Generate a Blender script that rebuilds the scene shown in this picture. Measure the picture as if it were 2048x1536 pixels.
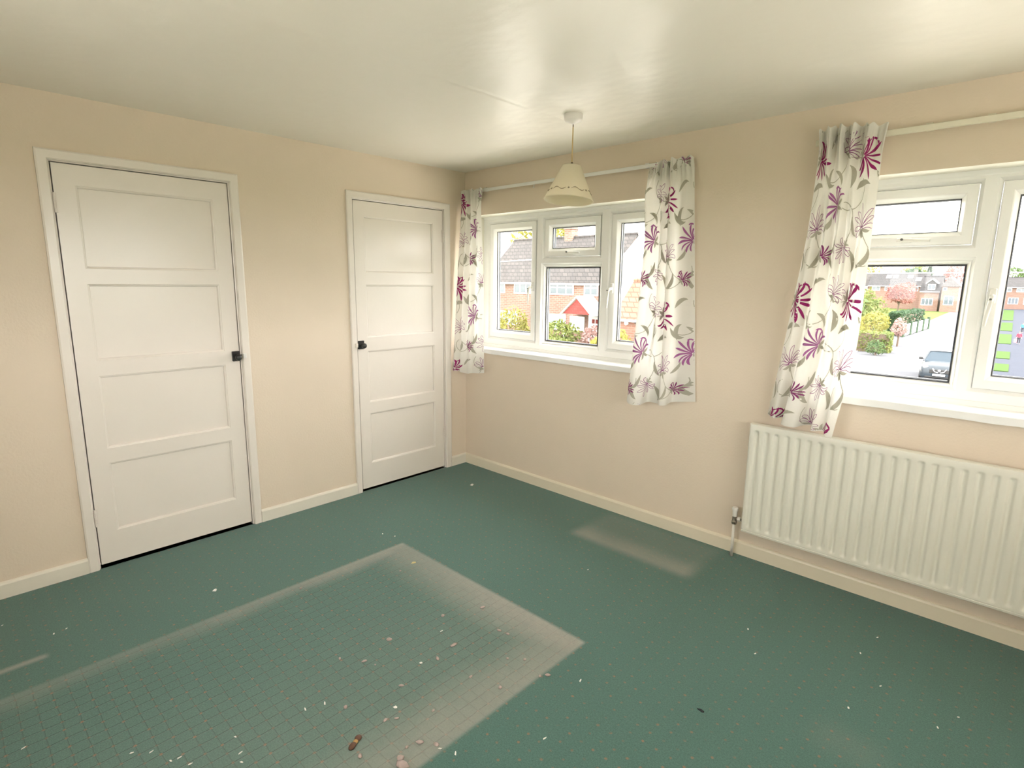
import bpy, bmesh, math, random
import numpy as np
from mathutils import Vector, Matrix

for o in list(bpy.data.objects):
    bpy.data.objects.remove(o, do_unlink=True)
SC = bpy.context.scene
COL = SC.collection
rnd = random.Random(7)

# ------------------------------------------------------------------ camera
cam_d = bpy.data.cameras.new('camera')
cam = bpy.data.objects.new('camera', cam_d); COL.objects.link(cam)
cam_d.sensor_width = 36.0
cam_d.lens = 1125.7 / 2048 * 36
cam_d.clip_start = 0.02; cam_d.clip_end = 2000
CR = Vector((0.7242835, 0.68940369, 0.01166012))
CU = Vector((-0.13220471, 0.12225663, 0.98365402))
CF = Vector((-0.67670919, 0.7139859, -0.17969088))
m = Matrix((CR, CU, -CF)).transposed().to_4x4()
m.translation = Vector((3.39874, -3.03412, 1.49484))
cam.matrix_world = m
SC.camera = cam

# ------------------------------------------------------------------ sky, sun, exposure
SKY = 1.15; SUN = 1.0; EXPO = 3.16
w = bpy.data.worlds.new('sky'); SC.world = w; w.use_nodes = True
bg = w.node_tree.nodes['Background']
bg.inputs[0].default_value = (1.0, 0.985, 0.95, 1); bg.inputs[1].default_value = SKY
sd = bpy.data.lights.new('sun', 'SUN'); sd.energy = SUN; sd.color = (1, .93, .82); sd.angle = math.radians(0.6)
sun = bpy.data.objects.new('sun', sd); COL.objects.link(sun)
sun.rotation_euler = Vector((1, .25, .6)).to_track_quat('Z', 'Y').to_euler()
sun.location = (30, 20, 40)
SC.view_settings.view_transform = 'Standard'
try: SC.view_settings.look = 'None'
except Exception: pass
SC.view_settings.gamma = 1.0
SC.view_settings.use_curve_mapping = False
SC.view_settings.exposure = EXPO

# ------------------------------------------------------------------ materials
MATS = {}
def nt(name):
    mt = bpy.data.materials.new(name); mt.use_nodes = True
    MATS[name] = mt
    t = mt.node_tree
    return mt, t, t.nodes['Principled BSDF']
def lin(r, g, b):
    f = lambda c: (c/255/12.92) if c/255 <= .04045 else ((c/255+.055)/1.055)**2.4
    return (f(r), f(g), f(b), 1)
def simple(name, col, rough=.5, metal=0, spec=.5, noise=0, nscale=8, bump=0, bscale=60):
    mt, t, b = nt(name)
    b.inputs['Base Color'].default_value = (*col[:3], 1)
    b.inputs['Roughness'].default_value = rough
    b.inputs['Metallic'].default_value = metal
    b.inputs['Specular IOR Level'].default_value = spec
    tc = None
    if noise or bump:
        tc = t.nodes.new('ShaderNodeTexCoord')
    if noise:
        n = t.nodes.new('ShaderNodeTexNoise'); n.inputs['Scale'].default_value = nscale; n.inputs['Detail'].default_value = 6
        t.links.new(tc.outputs['Object'], n.inputs['Vector'])
        mx = t.nodes.new('ShaderNodeMix'); mx.data_type = 'RGBA'
        mx.inputs[6].default_value = (*[c*(1-noise) for c in col[:3]], 1)
        mx.inputs[7].default_value = (*[min(1, c*(1+noise)) for c in col[:3]], 1)
        t.links.new(n.outputs['Fac'], mx.inputs[0]); t.links.new(mx.outputs[2], b.inputs['Base Color'])
    if bump:
        n2 = t.nodes.new('ShaderNodeTexNoise'); n2.inputs['Scale'].default_value = bscale; n2.inputs['Detail'].default_value = 4
        t.links.new(tc.outputs['Object'], n2.inputs['Vector'])
        bp = t.nodes.new('ShaderNodeBump'); bp.inputs['Strength'].default_value = bump; bp.inputs['Distance'].default_value = .01
        t.links.new(n2.outputs['Fac'], bp.inputs['Height']); t.links.new(bp.outputs['Normal'], b.inputs['Normal'])
    return mt

class G:
    """tiny node-graph helper"""
    def __init__(s, t): s.t = t
    def n(s, typ, **k):
        nd = s.t.nodes.new(typ)
        for a, v in k.items(): setattr(nd, a, v)
        return nd
    def put(s, sock, v):
        if isinstance(v, (int, float)): sock.default_value = v
        elif isinstance(v, tuple): sock.default_value = v
        else: s.t.links.new(v, sock)
    def m(s, op, a, b=0.0, c=None):
        nd = s.n('ShaderNodeMath', operation=op)
        s.put(nd.inputs[0], a); s.put(nd.inputs[1], b)
        if c is not None: s.put(nd.inputs[2], c)
        return nd.outputs[0]
    def ss(s, lo, hi, v):
        nd = s.n('ShaderNodeMapRange', interpolation_type='SMOOTHSTEP')
        s.put(nd.inputs[0], v); s.put(nd.inputs[1], lo); s.put(nd.inputs[2], hi)
        return nd.outputs[0]
    def mix(s, f, a, b, blend='MIX'):
        nd = s.n('ShaderNodeMix', data_type='RGBA', blend_type=blend)
        s.put(nd.inputs[0], f); s.put(nd.inputs[6], a); s.put(nd.inputs[7], b)
        return nd.outputs[2]
    def noise(s, vec, scale, detail=4, rough=.55):
        nd = s.n('ShaderNodeTexNoise'); nd.inputs['Scale'].default_value = scale
        nd.inputs['Detail'].default_value = detail; nd.inputs['Roughness'].default_value = rough
        s.t.links.new(vec, nd.inputs['Vector']); return nd.outputs['Fac']

simple('wall_cream', (.80, .686, .56), .62, spec=.35, noise=.035, nscale=3, bump=.12, bscale=90)
simple('reveal_white', (.86, .84, .74), .5, noise=.03, bump=.06)
simple('gloss_white', (.86, .80, .735), .22, spec=.5, noise=.025, nscale=4, bump=.04, bscale=25)
simple('skirting_cream', (.82, .745, .60), .35, noise=.04, nscale=6, bump=.05, bscale=40)
simple('skirting_white', (.83, .785, .69), .3, noise=.03, nscale=6, bump=.05, bscale=40)
simple('sill_white', (.92, .92, .91), .35, noise=.04, nscale=9, bump=.12, bscale=35)
simple('upvc', (.92, .92, .90), .25)
simple('gasket', (.03, .03, .035), .6)
simple('spacer', (.12, .13, .15), .5)
simple('handle_white', (.88, .87, .83), .25)
simple('screw_dark', (.10, .10, .09), .4)
simple('radiator_white', (.80, .785, .70), .32)
simple('valve_metal', (.34, .30, .25), .3, metal=.9)
simple('valve_cap', (.82, .80, .76), .4, noise=.06, nscale=50)
simple('pipe_white', (.80, .76, .70), .4)
simple('latch_black', (.045, .045, .045), .18, metal=.3, noise=.3, nscale=60)
simple('hinge_painted', (.80, .73, .67), .35)
simple('dark_gap', (.02, .017, .015), .9)
simple('rail_white', (.84, .83, .80), .35)
simple('rail_cream', (.80, .755, .62), .4, noise=.05, nscale=30)
simple('rose_white', (.92, .89, .87), .35)
simple('cord_gold', (.68, .49, .23), .5)
simple('brass_dark', (.09, .06, .03), .35, metal=.6)
simple('lint_pink', (.46, .37, .345), .95, noise=.25, nscale=120)
simple('scrap_white', (.85, .84, .80), .8)
simple('scrap_yellow', (.62, .52, .25), .8)
simple('husk_brown', (.10, .045, .025), .5, noise=.4, nscale=70)
simple('husk_tan', (.42, .25, .09), .5)
simple('stain_dark', (.015, .02, .025), .9)

# ceiling: slightly sheeny off-white paint with one board seam
mt, t, b = nt('ceiling_paint'); g = G(t)
tc = g.n('ShaderNodeTexCoord'); sx = g.n('ShaderNodeSeparateXYZ'); t.links.new(tc.outputs['Object'], sx.inputs[0])
b.inputs['Roughness'].default_value = .36; b.inputs['Specular IOR Level'].default_value = .45
nz = g.noise(tc.outputs['Object'], 2.2, 3)
t.links.new(g.mix(nz, (.85, .82, .73, 1), (.88, .85, .77, 1)), b.inputs['Base Color'])
wob = g.m('MULTIPLY', g.m('SUBTRACT', g.noise(tc.outputs['Object'], 1.1, 2), .5), .10)
dx = g.m('ABSOLUTE', g.m('SUBTRACT', g.m('ADD', sx.outputs[0], wob), 1.455))
ridge = g.m('SUBTRACT', 1.0, g.ss(0.0, .028, dx))
h = g.m('ADD', g.m('MULTIPLY', ridge, .0028), g.m('MULTIPLY', g.noise(tc.outputs['Object'], 2.6, 3), .030))
h = g.m('ADD', h, g.m('MULTIPLY', g.noise(tc.outputs['Object'], 26, 3), .0012))
bp = g.n('ShaderNodeBump'); bp.inputs['Strength'].default_value = .55; bp.inputs['Distance'].default_value = 1.0
t.links.new(h, bp.inputs['Height']); t.links.new(bp.outputs['Normal'], b.inputs['Normal'])

# carpet: teal pile, fine 49 mm lattice of dark lines with orange knots, dust where a bed stood
mt, t, b = nt('carpet'); g = G(t)
tc = g.n('ShaderNodeTexCoord'); O = tc.outputs['Object']
sx = g.n('ShaderNodeSeparateXYZ'); t.links.new(O, sx.inputs[0]); X, Y = sx.outputs[0], sx.outputs[1]
b.inputs['Roughness'].default_value = 1.0; b.inputs['Specular IOR Level'].default_value = .08
b.inputs['Sheen Weight'].default_value = .25; b.inputs['Sheen Roughness'].default_value = .6
nA = g.noise(O, 2.2, 3); nB = g.noise(O, 420, 2, .7); nC = g.noise(O, 9, 4); nD = g.noise(O, 34, 4)
jx = g.m('MULTIPLY', g.m('SUBTRACT', nC, .5), .012)
P = .0488
def dist(v, off):     # distance to nearest lattice line
    q = g.m('DIVIDE', g.m('ADD', g.m('SUBTRACT', v, off), jx), P)
    return g.m('MULTIPLY', g.m('ABSOLUTE', g.m('SUBTRACT', g.m('FRACT', g.m('ADD', q, .5)), .5)), P)
ddx, ddy = dist(X, 1.436), dist(Y, -1.985)
def box(x0, x1, y0, y1, soft):
    a = g.m('MULTIPLY', g.ss(x0-soft, x0+soft, X), g.m('SUBTRACT', 1.0, g.ss(x1-soft, x1+soft, X)))
    c = g.m('MULTIPLY', g.ss(y0-soft, y0+soft, Y), g.m('SUBTRACT', 1.0, g.ss(y1-soft, y1+soft, Y)))
    return g.m('MULTIPLY', a, c)
bed = box(.86, 2.16, -6.0, -1.26, .012)
line_x = g.m('SUBTRACT', 1.0, g.ss(.0006, .0026, ddx))
line_y = g.m('SUBTRACT', 1.0, g.ss(.0004, .0020, ddy))
dot = g.m('SUBTRACT', 1.0, g.ss(.0020, .0075, g.m('SQRT', g.m('ADD', g.m('MULTIPLY', ddx, ddx), g.m('MULTIPLY', ddy, ddy)))))
teal = g.mix(nA, (.070, .185, .158, 1), (.088, .215, .184, 1))
nE = g.noise(O, 170, 3, .8)
teal = g.mix(g.ss(.30, .72, g.m('MULTIPLY', g.m('ADD', nB, nE), .5)), (.034, .098, .082, 1), g.mix(.35, teal, (.13, .27, .225, 1)))
vis = g.m('ADD', .10, g.m('MULTIPLY', bed, .9))
c = g.mix(g.m('MULTIPLY', g.m('MULTIPLY', line_x, vis), .8), teal, (.022, .060, .055, 1))
c = g.mix(g.m('MULTIPLY', g.m('MULTIPLY', line_y, vis), .5), c, (.028, .072, .065, 1))
c = g.mix(g.m('MULTIPLY', dot, g.m('ADD', g.m('MULTIPLY', bed, .12), g.m('MULTIPLY', g.ss(.34, .72, nD), .70))), c, (.40, .17, .085, 1))
# dust: strongest along the three known edges of the bed footprint, fading inward
def band(v, edge, sign, wdt):
    d = g.m('MULTIPLY', g.m('SUBTRACT', v, edge), sign)
    return g.m('SUBTRACT', 1.0, g.ss(0.0, wdt, d))
wv = g.m('MULTIPLY', g.m('SUBTRACT', g.noise(O, 3.3, 3), .5), .10)
Xw, Yw = g.m('ADD', X, wv), g.m('ADD', Y, wv)
fadeL = g.ss(-2.75, -1.35, Y)
dL = g.m('MULTIPLY', band(Xw, .86, 1.0, .15), g.m('ADD', .30, g.m('MULTIPLY', fadeL, .45)))
dT = g.m('MULTIPLY', band(Yw, -1.26, -1.0, .34), g.m('ADD', .62, g.m('MULTIPLY', g.ss(.9, 2.1, X), .3)))
dR = g.m('MULTIPLY', band(Xw, 2.16, -1.0, .42), .66)
dust = g.m('MULTIPLY', bed, g.m('MAXIMUM', g.m('MAXIMUM', dL, dT), dR))
dust = g.m('MAXIMUM', dust, g.m('MULTIPLY', bed, g.m('ADD', .03, g.m('MULTIPLY', g.ss(1.1, 2.0, X), .16))))
patch = g.m('MULTIPLY', box(1.47, 2.22, -.46, -.05, .05), g.m('ADD', .18, g.m('MULTIPLY', band(Yw, -.45, 1.0, .22), .45)))
streak = g.m('MULTIPLY', box(.655, .685, -3.4, -2.84, .014), .65)
spot = g.m('MULTIPLY', box(3.0, 3.2, -1.16, -1.02, .06), .10)
dust = g.m('MAXIMUM', g.m('MAXIMUM', dust, patch), g.m('MAXIMUM', streak, spot))
dust = g.m('MULTIPLY', dust, g.m('ADD', .48, g.m('MULTIPLY', g.m('ADD', nD, g.m('ADD', nC, nE)), .35)))
c = g.mix(dust, c, (.36, .35, .31, 1))
t.links.new(c, b.inputs['Base Color'])
bp = g.n('ShaderNodeBump'); bp.inputs['Strength'].default_value = .5; bp.inputs['Distance'].default_value = .004
hh = g.m('SUBTRACT', nB, g.m('MULTIPLY', g.m('MAXIMUM', line_x, line_y), vis))
t.links.new(hh, bp.inputs['Height']); t.links.new(bp.outputs['Normal'], b.inputs['Normal'])

# glass pane: mostly clear, a little mirror
mt, t, b = nt('window_glass'); g = G(t)
t.nodes.remove(b)
tr = g.n('ShaderNodeBsdfTransparent'); gl = g.n('ShaderNodeBsdfGlossy'); gl.inputs['Roughness'].default_value = .02
lwt = g.n('ShaderNodeLayerWeight'); lwt.inputs['Blend'].default_value = .5
fac = g.m('ADD', .02, g.m('MULTIPLY', g.m('POWER', lwt.outputs['Facing'], 5.0), .45))
mx = g.n('ShaderNodeMixShader'); t.links.new(fac, mx.inputs[0]); t.links.new(tr.outputs[0], mx.inputs[1]); t.links.new(gl.outputs[0], mx.inputs[2])
t.links.new(mx.outputs[0], t.nodes['Material Output'].inputs[0])

def cloth(name, col, transl=.35, weave=True):
    mt, t, b = nt(name); g = G(t)
    b.inputs['Base Color'].default_value = (*col, 1); b.inputs['Roughness'].default_value = .85
    b.inputs['Specular IOR Level'].default_value = .15
    tl = g.n('ShaderNodeBsdfTranslucent'); tl.inputs[0].default_value = (*col, 1)
    mx = g.n('ShaderNodeMixShader'); mx.inputs[0].default_value = transl
    t.links.new(b.outputs[0], mx.inputs[1]); t.links.new(tl.outputs[0], mx.inputs[2])
    t.links.new(mx.outputs[0], t.nodes['Material Output'].inputs[0])
    if weave:
        tc = g.n('ShaderNodeTexCoord')
        bp = g.n('ShaderNodeBump'); bp.inputs['Strength'].default_value = .25; bp.inputs['Distance'].default_value = .01
        t.links.new(g.noise(tc.outputs['Object'], 24, 4), bp.inputs['Height']); t.links.new(bp.outputs['Normal'], b.inputs['Normal'])
cloth('curtain_cloth', (.90, .88, .83), .30)
cloth('print_magenta', (.36, .03, .17), .2, False)
cloth('print_plum', (.30, .06, .20), .2, False)
cloth('print_mauve', (.42, .15, .36), .2, False)
cloth('print_line', (.34, .12, .28), .2, False)
cloth('print_leaf', (.50, .48, .40), .2, False)
cloth('shade_cream', (.92, .86, .71), .40, False)
simple('shade_trim', (.35, .28, .20), .7)

# outside
def brickmat(name, c1, c2, mortar, scale=1.0, bw=.225, bh=.075, ms=.012, noise=.3):
    mt, t, b = nt(name); g = G(t)
    tc = g.n('ShaderNodeTexCoord'); sx = g.n('ShaderNodeSeparateXYZ'); t.links.new(tc.outputs['Object'], sx.inputs[0])
    cb = g.n('ShaderNodeCombineXYZ'); t.links.new(g.m('ADD', sx.outputs[0], sx.outputs[1]), cb.inputs[0]); t.links.new(sx.outputs[2], cb.inputs[1])
    br = g.n('ShaderNodeTexBrick'); t.links.new(cb.outputs[0], br.inputs['Vector'])
    br.inputs['Color1'].default_value = (*c1, 1); br.inputs['Color2'].default_value = (*c2, 1); br.inputs['Mortar'].default_value = (*mortar, 1)
    br.inputs['Scale'].default_value = scale; br.inputs['Brick Width'].default_value = bw; br.inputs['Row Height'].default_value = bh; br.inputs['Mortar Size'].default_value = ms
    nz = g.noise(tc.outputs['Object'], 1.3, 5)
    t.links.new(g.mix(g.m('MULTIPLY', nz, noise), br.outputs['Color'], (*[c*.6 for c in c2], 1)), b.inputs['Base Color'])
    b.inputs['Roughness'].default_value = .9
brickmat('house_brick', (.165, .082, .060), (.215, .118, .088), (.25, .20, .17), bw=.45, bh=.15, ms=.02)
brickmat('garage_brick', (.18, .080, .055), (.23, .11, .08), (.20, .15, .12), bw=.45, bh=.15, ms=.02)
brickmat('roof_grey', (0.045, 0.041, 0.040), (0.072, 0.064, 0.060), (0.021, 0.020, 0.020), bw=.5, bh=.32, ms=.035, noise=.5)
brickmat('roof_orange', (0.175, 0.084, 0.052), (0.224, 0.119, 0.077), (0.091, 0.042, 0.028), bw=.5, bh=.3, ms=.035, noise=.3)
brickmat('roof_dark', (0.030, 0.029, 0.031), (0.042, 0.039, 0.041), (0.018, 0.018, 0.018), bw=.6, bh=.4, ms=.03, noise=.4)
brickmat('tile_red', (0.228, 0.036, 0.030), (0.264, 0.048, 0.042), (0.150, 0.030, 0.024), bw=.35, bh=.2, ms=.02)
simple('render_white', (.80, .78, .74), .8, noise=.05, nscale=2)
simple('ext_frame', (.82, .82, .82), .4)
simple('ext_glass', (.10, .12, .14), .08, spec=.8)
simple('ext_curtain', (.55, .56, .55), .8)
simple('ext_door_blue', (.22, .33, .42), .4)
simple('road_tar', (.10, .102, .112), .95, spec=.05, noise=.12, nscale=1.5)
simple('pavement_slab', (.045, .050, .066), .95, spec=.05, noise=.15, nscale=.8)
simple('concrete_pale', (.66, .63, .57), .95, spec=.05, noise=.1, nscale=.7)
simple('lawn', (.075, .10, .03), .95, spec=.05, noise=.35, nscale=1.2)
simple('verge_green', (.042, .078, .018), .95, spec=.05, noise=.25, nscale=3)
simple('bark', (.10, .07, .05), .9)
simple('fence_white', (.78, .78, .74), .7)
simple('cable_white', (.8, .8, .78), .5)
def leafmat(name, a, bcol):
    mt, t, b = nt(name); g = G(t)
    tc = g.n('ShaderNodeTexCoord'); nz = g.noise(tc.outputs['Object'], 1.4, 6, .75)
    cc = g.mix(g.ss(.35, .65, nz), (*a, 1), (*bcol, 1))
    t.links.new(cc, b.inputs['Base Color']); b.inputs['Roughness'].default_value = .7
    tl = g.n('ShaderNodeBsdfTranslucent'); t.links.new(cc, tl.inputs[0])
    mx = g.n('ShaderNodeMixShader'); mx.inputs[0].default_value = .3
    t.links.new(b.outputs[0], mx.inputs[1]); t.links.new(tl.outputs[0], mx.inputs[2])
    t.links.new(mx.outputs[0], t.nodes['Material Output'].inputs[0])
leafmat('leaf_green', (0.030, 0.072, 0.018), (0.084, 0.132, 0.030))
leafmat('leaf_dark', (0.018, 0.048, 0.024), (0.036, 0.078, 0.030))
leafmat('leaf_yellow', (0.169, 0.156, 0.019), (0.221, 0.215, 0.052))
leafmat('leaf_lime', (0.077, 0.121, 0.022), (0.165, 0.176, 0.039))
leafmat('leaf_red', (0.204, 0.054, 0.048), (0.270, 0.120, 0.096))
leafmat('leaf_pink', (0.276, 0.156, 0.144), (0.330, 0.228, 0.204))
for nm, c in (('car_black', (.035, .045, .055)), ('car_silver', (.45, .46, .48)), ('car_red', (.35, .03, .03)), ('car_white', (.8, .8, .8)), ('car_blue', (.10, .14, .28))):
    simple(nm, c, .25, spec=.35)
simple('car_glass', (.035, .05, .065), .2, spec=.12)
simple('car_trim', (.02, .02, .02), .6)
simple('chrome', (.75, .75, .75), .12, metal=1)
simple('headlamp', (.85, .88, .88), .08)
simple('plate', (.85, .85, .82), .4)
simple('plate_ink', (.02, .02, .02), .5)
simple('coat_red', (.42, .03, .06), .8)
simple('coat_blue', (.05, .22, .55), .8)
simple('trouser_dark', (.03, .03, .04), .8)
simple('skin', (.55, .35, .27), .6)
simple('hair_dark', (.05, .03, .02), .6)
simple('bag_pink', (.70, .22, .28), .6)

# ------------------------------------------------------------------ mesh helpers
class MB:
    def __init__(s): s.v = []; s.f = []
    def add(s, vs, fs):
        k = len(s.v); s.v += [tuple(v) for v in vs]; s.f += [tuple(i+k for i in f) for f in fs]; return s
    def box(s, x0, x1, y0, y1, z0, z1):
        vs = [(x, y, z) for z in (z0, z1) for y in (y0, y1) for x in (x0, x1)]
        return s.add(vs, [(0, 2, 3, 1), (4, 5, 7, 6), (0, 1, 5, 4), (2, 6, 7, 3), (0, 4, 6, 2), (1, 3, 7, 5)])
    def cbox(s, x0, x1, y0, y1, z0, z1, c):
        """box with all edges chamfered by c"""
        vs = []; 
        X = (x0, x1); Y = (y0, y1); Z = (z0, z1)
        idx = {}
        for i in (0, 1):
            for j in (0, 1):
                for k in (0, 1):
                    sx_, sy_, sz_ = 1-2*i, 1-2*j, 1-2*k
                    for a in range(3):
                        p = [X[i]+c*sx_, Y[j]+c*sy_, Z[k]+c*sz_]
                        p[a] = (X[i], Y[j], Z[k])[a]
                        idx[i, j, k, a] = len(vs); vs.append(p)
        fs = []
        for a in range(3):
            for e in (0, 1):
                q = []
                for (u, v) in ((0, 0), (1, 0), (1, 1), (0, 1)):
                    key = [0, 0, 0]; key[a] = e; key[(a+1) % 3] = u; key[(a+2) % 3] = v
                    q.append(idx[(*key, a)])
                fs.append(tuple(q if e else q[::-1]))
        for a in range(3):      # edges along axis a
            b_, c_ = (a+1) % 3, (a+2) % 3
            for u in (0, 1):
                for v in (0, 1):
                    k0 = [0, 0, 0]; k0[b_] = u; k0[c_] = v
                    k1 = list(k0); k1[a] = 1
                    q = [idx[(*k0, b_)], idx[(*k1, b_)], idx[(*k1, c_)], idx[(*k0, c_)]]
                    fs.append(tuple(q))
        for i in (0, 1):
            for j in (0, 1):
                for k in (0, 1):
                    fs.append((idx[i, j, k, 0], idx[i, j, k, 1], idx[i, j, k, 2]))
        return s.add(vs, fs)
    def ring(s, axis, r, prof, close=True):
        """rectangular ring: r=(a0,a1,z0,z1) in (horizontal axis, z); prof=[(inset, depth)] swept round it.
        axis 'y': horizontal is x, depth is y.  axis 'x': horizontal is y, depth is x."""
        a0, a1, z0, z1 = r
        vs = []
        for ins, d in prof:
            for (a, z) in ((a0+ins, z0+ins), (a1-ins, z0+ins), (a1-ins, z1-ins), (a0+ins, z1-ins)):
                vs.append((a, d, z) if axis == 'y' else (d, a, z))
        n = len(prof); fs = []
        for i in range(n if close else n-1):
            j = (i+1) % n
            for k in range(4):
                l = (k+1) % 4
                fs.append((i*4+k, i*4+l, j*4+l, j*4+k))
        return s.add(vs, fs)
    def plate(s, axis, r, holes, d, flip=False):
        """flat plate with rectangular holes at depth d"""
        a0, a1, z0, z1 = r
        A = sorted({a0, a1, *[h[0] for h in holes], *[h[1] for h in holes]})
        Z = sorted({z0, z1, *[h[2] for h in holes], *[h[3] for h in holes]})
        for i in range(len(A)-1):
            for k in range(len(Z)-1):
                ca, cz = (A[i]+A[i+1])/2, (Z[k]+Z[k+1])/2
                if any(h[0] < ca < h[1] and h[2] < cz < h[3] for h in holes): continue
                q = [(A[i], Z[k]), (A[i+1], Z[k]), (A[i+1], Z[k+1]), (A[i], Z[k+1])]
                if flip: q = q[::-1]
                s.add([(a, d, z) if axis == 'y' else (d, a, z) for a, z in q], [(0, 1, 2, 3)])
        return s
    def tube(s, pts, r, n=12, cap=True):
        pts = [Vector(p) for p in pts]; rs = r if isinstance(r, (list, tuple)) else [r]*len(pts)
        base = len(s.v); 
        tdir = (pts[1]-pts[0]).normalized(); up = Vector((0, 0, 1)) if abs(tdir.z) < .9 else Vector((1, 0, 0))
        for i, p in enumerate(pts):
            d = (pts[min(i+1, len(pts)-1)]-pts[max(i-1, 0)]).normalized()
            u = d.cross(up).normalized(); v = u.cross(d).normalized()
            for k in range(n):
                a = 2*math.pi*k/n
                s.v.append(tuple(p+u*(rs[i]*math.cos(a))+v*(rs[i]*math.sin(a))))
        for i in range(len(pts)-1):
            for k in range(n):
                l = (k+1) % n
                s.f.append((base+i*n+k, base+i*n+l, base+(i+1)*n+l, base+(i+1)*n+k))
        if cap:
            s.f.append(tuple(base+k for k in range(n))[::-1]); e = base+(len(pts)-1)*n
            s.f.append(tuple(e+k for k in range(n)))
        return s
    def lathe(s, c, prof, n=32, cap=False):
        base = len(s.v)
        for r, z in prof:
            for k in range(n):
                a = 2*math.pi*k/n; s.v.append((c[0]+r*math.cos(a), c[1]+r*math.sin(a), c[2]+z))
        for i in range(len(prof)-1):
            for k in range(n):
                l = (k+1) % n
                s.f.append((base+i*n+k, base+i*n+l, base+(i+1)*n+l, base+(i+1)*n+k))
        if cap:
            s.f.append(tuple(base+k for k in range(n))[::-1]); e = base+(len(prof)-1)*n
            s.f.append(tuple(e+k for k in range(n)))
        return s
    def prism(s, poly, axis, d0, d1):
        """extrude a polygon; poly in (x,z) for axis 'y', (y,z) for axis 'x', (x,y) for 'z'"""
        n = len(poly)
        def p(a, b_, d): return {'y': (a, d, b_), 'x': (d, a, b_), 'z': (a, b_, d)}[axis]
        vs = [p(a, b_, d0) for a, b_ in poly]+[p(a, b_, d1) for a, b_ in poly]
        fs = [tuple(range(n)), tuple(range(2*n-1, n-1, -1))]
        for i in range(n):
            j = (i+1) % n; fs.append((i, j, n+j, n+i))
        return s.add(vs, fs)
    def build(s, name, mat, parent=None, smooth=False, recalc=True, loc=None):
        me = bpy.data.meshes.new(name); me.from_pydata(s.v, [], s.f)
        if recalc:
            bm = bmesh.new(); bm.from_mesh(me); bmesh.ops.recalc_face_normals(bm, faces=bm.faces); bm.to_mesh(me); bm.free()
        me.update()
        for mname in (mat if isinstance(mat, (list, tuple)) else [mat]): me.materials.append(MATS[mname])
        if smooth:
            for p in me.polygons: p.use_smooth = True
        ob = bpy.data.objects.new(name, me); COL.objects.link(ob)
        if parent is not None: ob.parent = parent
        if loc: ob.location = loc
        return ob

def tag(o, label=None, cat=None, group=None, kind=None):
    if label: o['label'] = label
    if cat: o['category'] = cat
    if group: o['group'] = group
    if kind: o['kind'] = kind
    return o
def empty(name, loc=(0, 0, 0), rz=0):
    o = bpy.data.objects.new(name, None); COL.objects.link(o); o.location = loc; o.rotation_euler = (0, 0, rz)
    o.empty_display_size = .05
    return o
def copy_tree(o, parent=None):
    c = o.copy(); COL.objects.link(c); c.parent = parent
    for ch in list(o.children): copy_tree(ch, c)
    return c
def autosmooth(ob, ang=40):
    for p in ob.data.polygons: p.use_smooth = True
    try: ob.data.set_sharp_from_angle(angle=math.radians(ang))
    except Exception: pass
    return ob

# ------------------------------------------------------------------ room shell
H = 2.309
XR, YF = 4.35, -3.62
tag(MB().box(-.3, XR+.3, YF-.3, .35, -.35, 0).build('floor', 'carpet'), 'teal green fitted carpet with orange dotted lattice and a dusty bed outline', 'carpet', kind='structure')
tag(MB().box(-.3, XR+.3, YF-.3, .35, H, H+.25).build('ceiling', 'ceiling_paint'), 'off-white painted ceiling with a sheen and faint board seam', 'ceiling', kind='structure')

# door wall (x = 0): openings for two doors, closed behind
D1 = (-2.531, -1.762); D2 = (-.982, -.227)     # leaf edges along y
DT = 2.008
LIN = .013                                      # visible lining beyond the leaf
d_holes = [(D1[0]-LIN-.02, D1[1]+LIN+.02, 0.0, DT+LIN+.02), (D2[0]-LIN-.02, D2[1]+LIN+.02, 0.0, DT+LIN+.02)]
mb = MB(); r = (YF-.3, 0.02, 0.0, H)
mb.plate('x', r, d_holes, 0.0).plate('x', r, d_holes, -.12)
for h in d_holes: mb.ring('x', h, [(0, 0.0), (0, -.12)], close=False)
mb.box(-.3, -.12, YF-.3, .02, 0, H)
wall_left = tag(mb.build('wall_left', 'wall_cream'), 'cream painted wall with the two white panel doors', 'wall', kind='structure')

# window wall (y = 0)
W1 = (.068, 1.812, .948, 1.983); W2 = (2.565, 3.742, .945, 1.978)
mb = MB(); r = (-.3, XR+.3, 0.0, H)
mb.plate('y', r, [W1, W2], 0.0).plate('y', r, [W1, W2], .30)
wall_back = tag(mb.build('wall_back', 'wall_cream'), 'cream painted wall with two windows and the radiator', 'wall', kind='structure')
for h in (W1, W2):
    MB().ring('y', h, [(0, 0.0), (0, .30)], close=False).build('reveal', 'reveal_white', wall_back)
W4 = (-2.95, -.75, .95, 2.05)  # opening for the added fill window in the side wall
mb = MB().plate('x', (YF-.3, .02, 0.0, H), [W4], XR).plate('x', (YF-.3, .02, 0.0, H), [W4], XR+.3).ring('x', W4, [(0, XR), (0, XR+.3)], close=False)
tag(mb.build('wall_right', 'wall_cream'), 'cream painted side wall with an opening added for fill light', 'wall', kind='structure')
# canopy added out of view to keep direct sun off the added side window
tag(MB().box(XR+.3, XR+2.9, YF-1.0, .3, 2.33, 2.45).build('trim_4', 'render_white'), 'unseen white canopy added to keep the sun off the side window', 'canopy', kind='structure')
W3 = (1.4, 2.9, .95, 2.05)  # opening for the added fill window behind the viewer
mb = MB().plate('y', (-.3, XR+.3, 0.0, H), [W3], YF).plate('y', (-.3, XR+.3, 0.0, H), [W3], YF-.3).ring('y', W3, [(0, YF), (0, YF-.3)], close=False)
tag(mb.build('wall_front', 'wall_cream'), 'cream painted wall behind the viewer with an opening added for fill light', 'wall', kind='structure')
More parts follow.
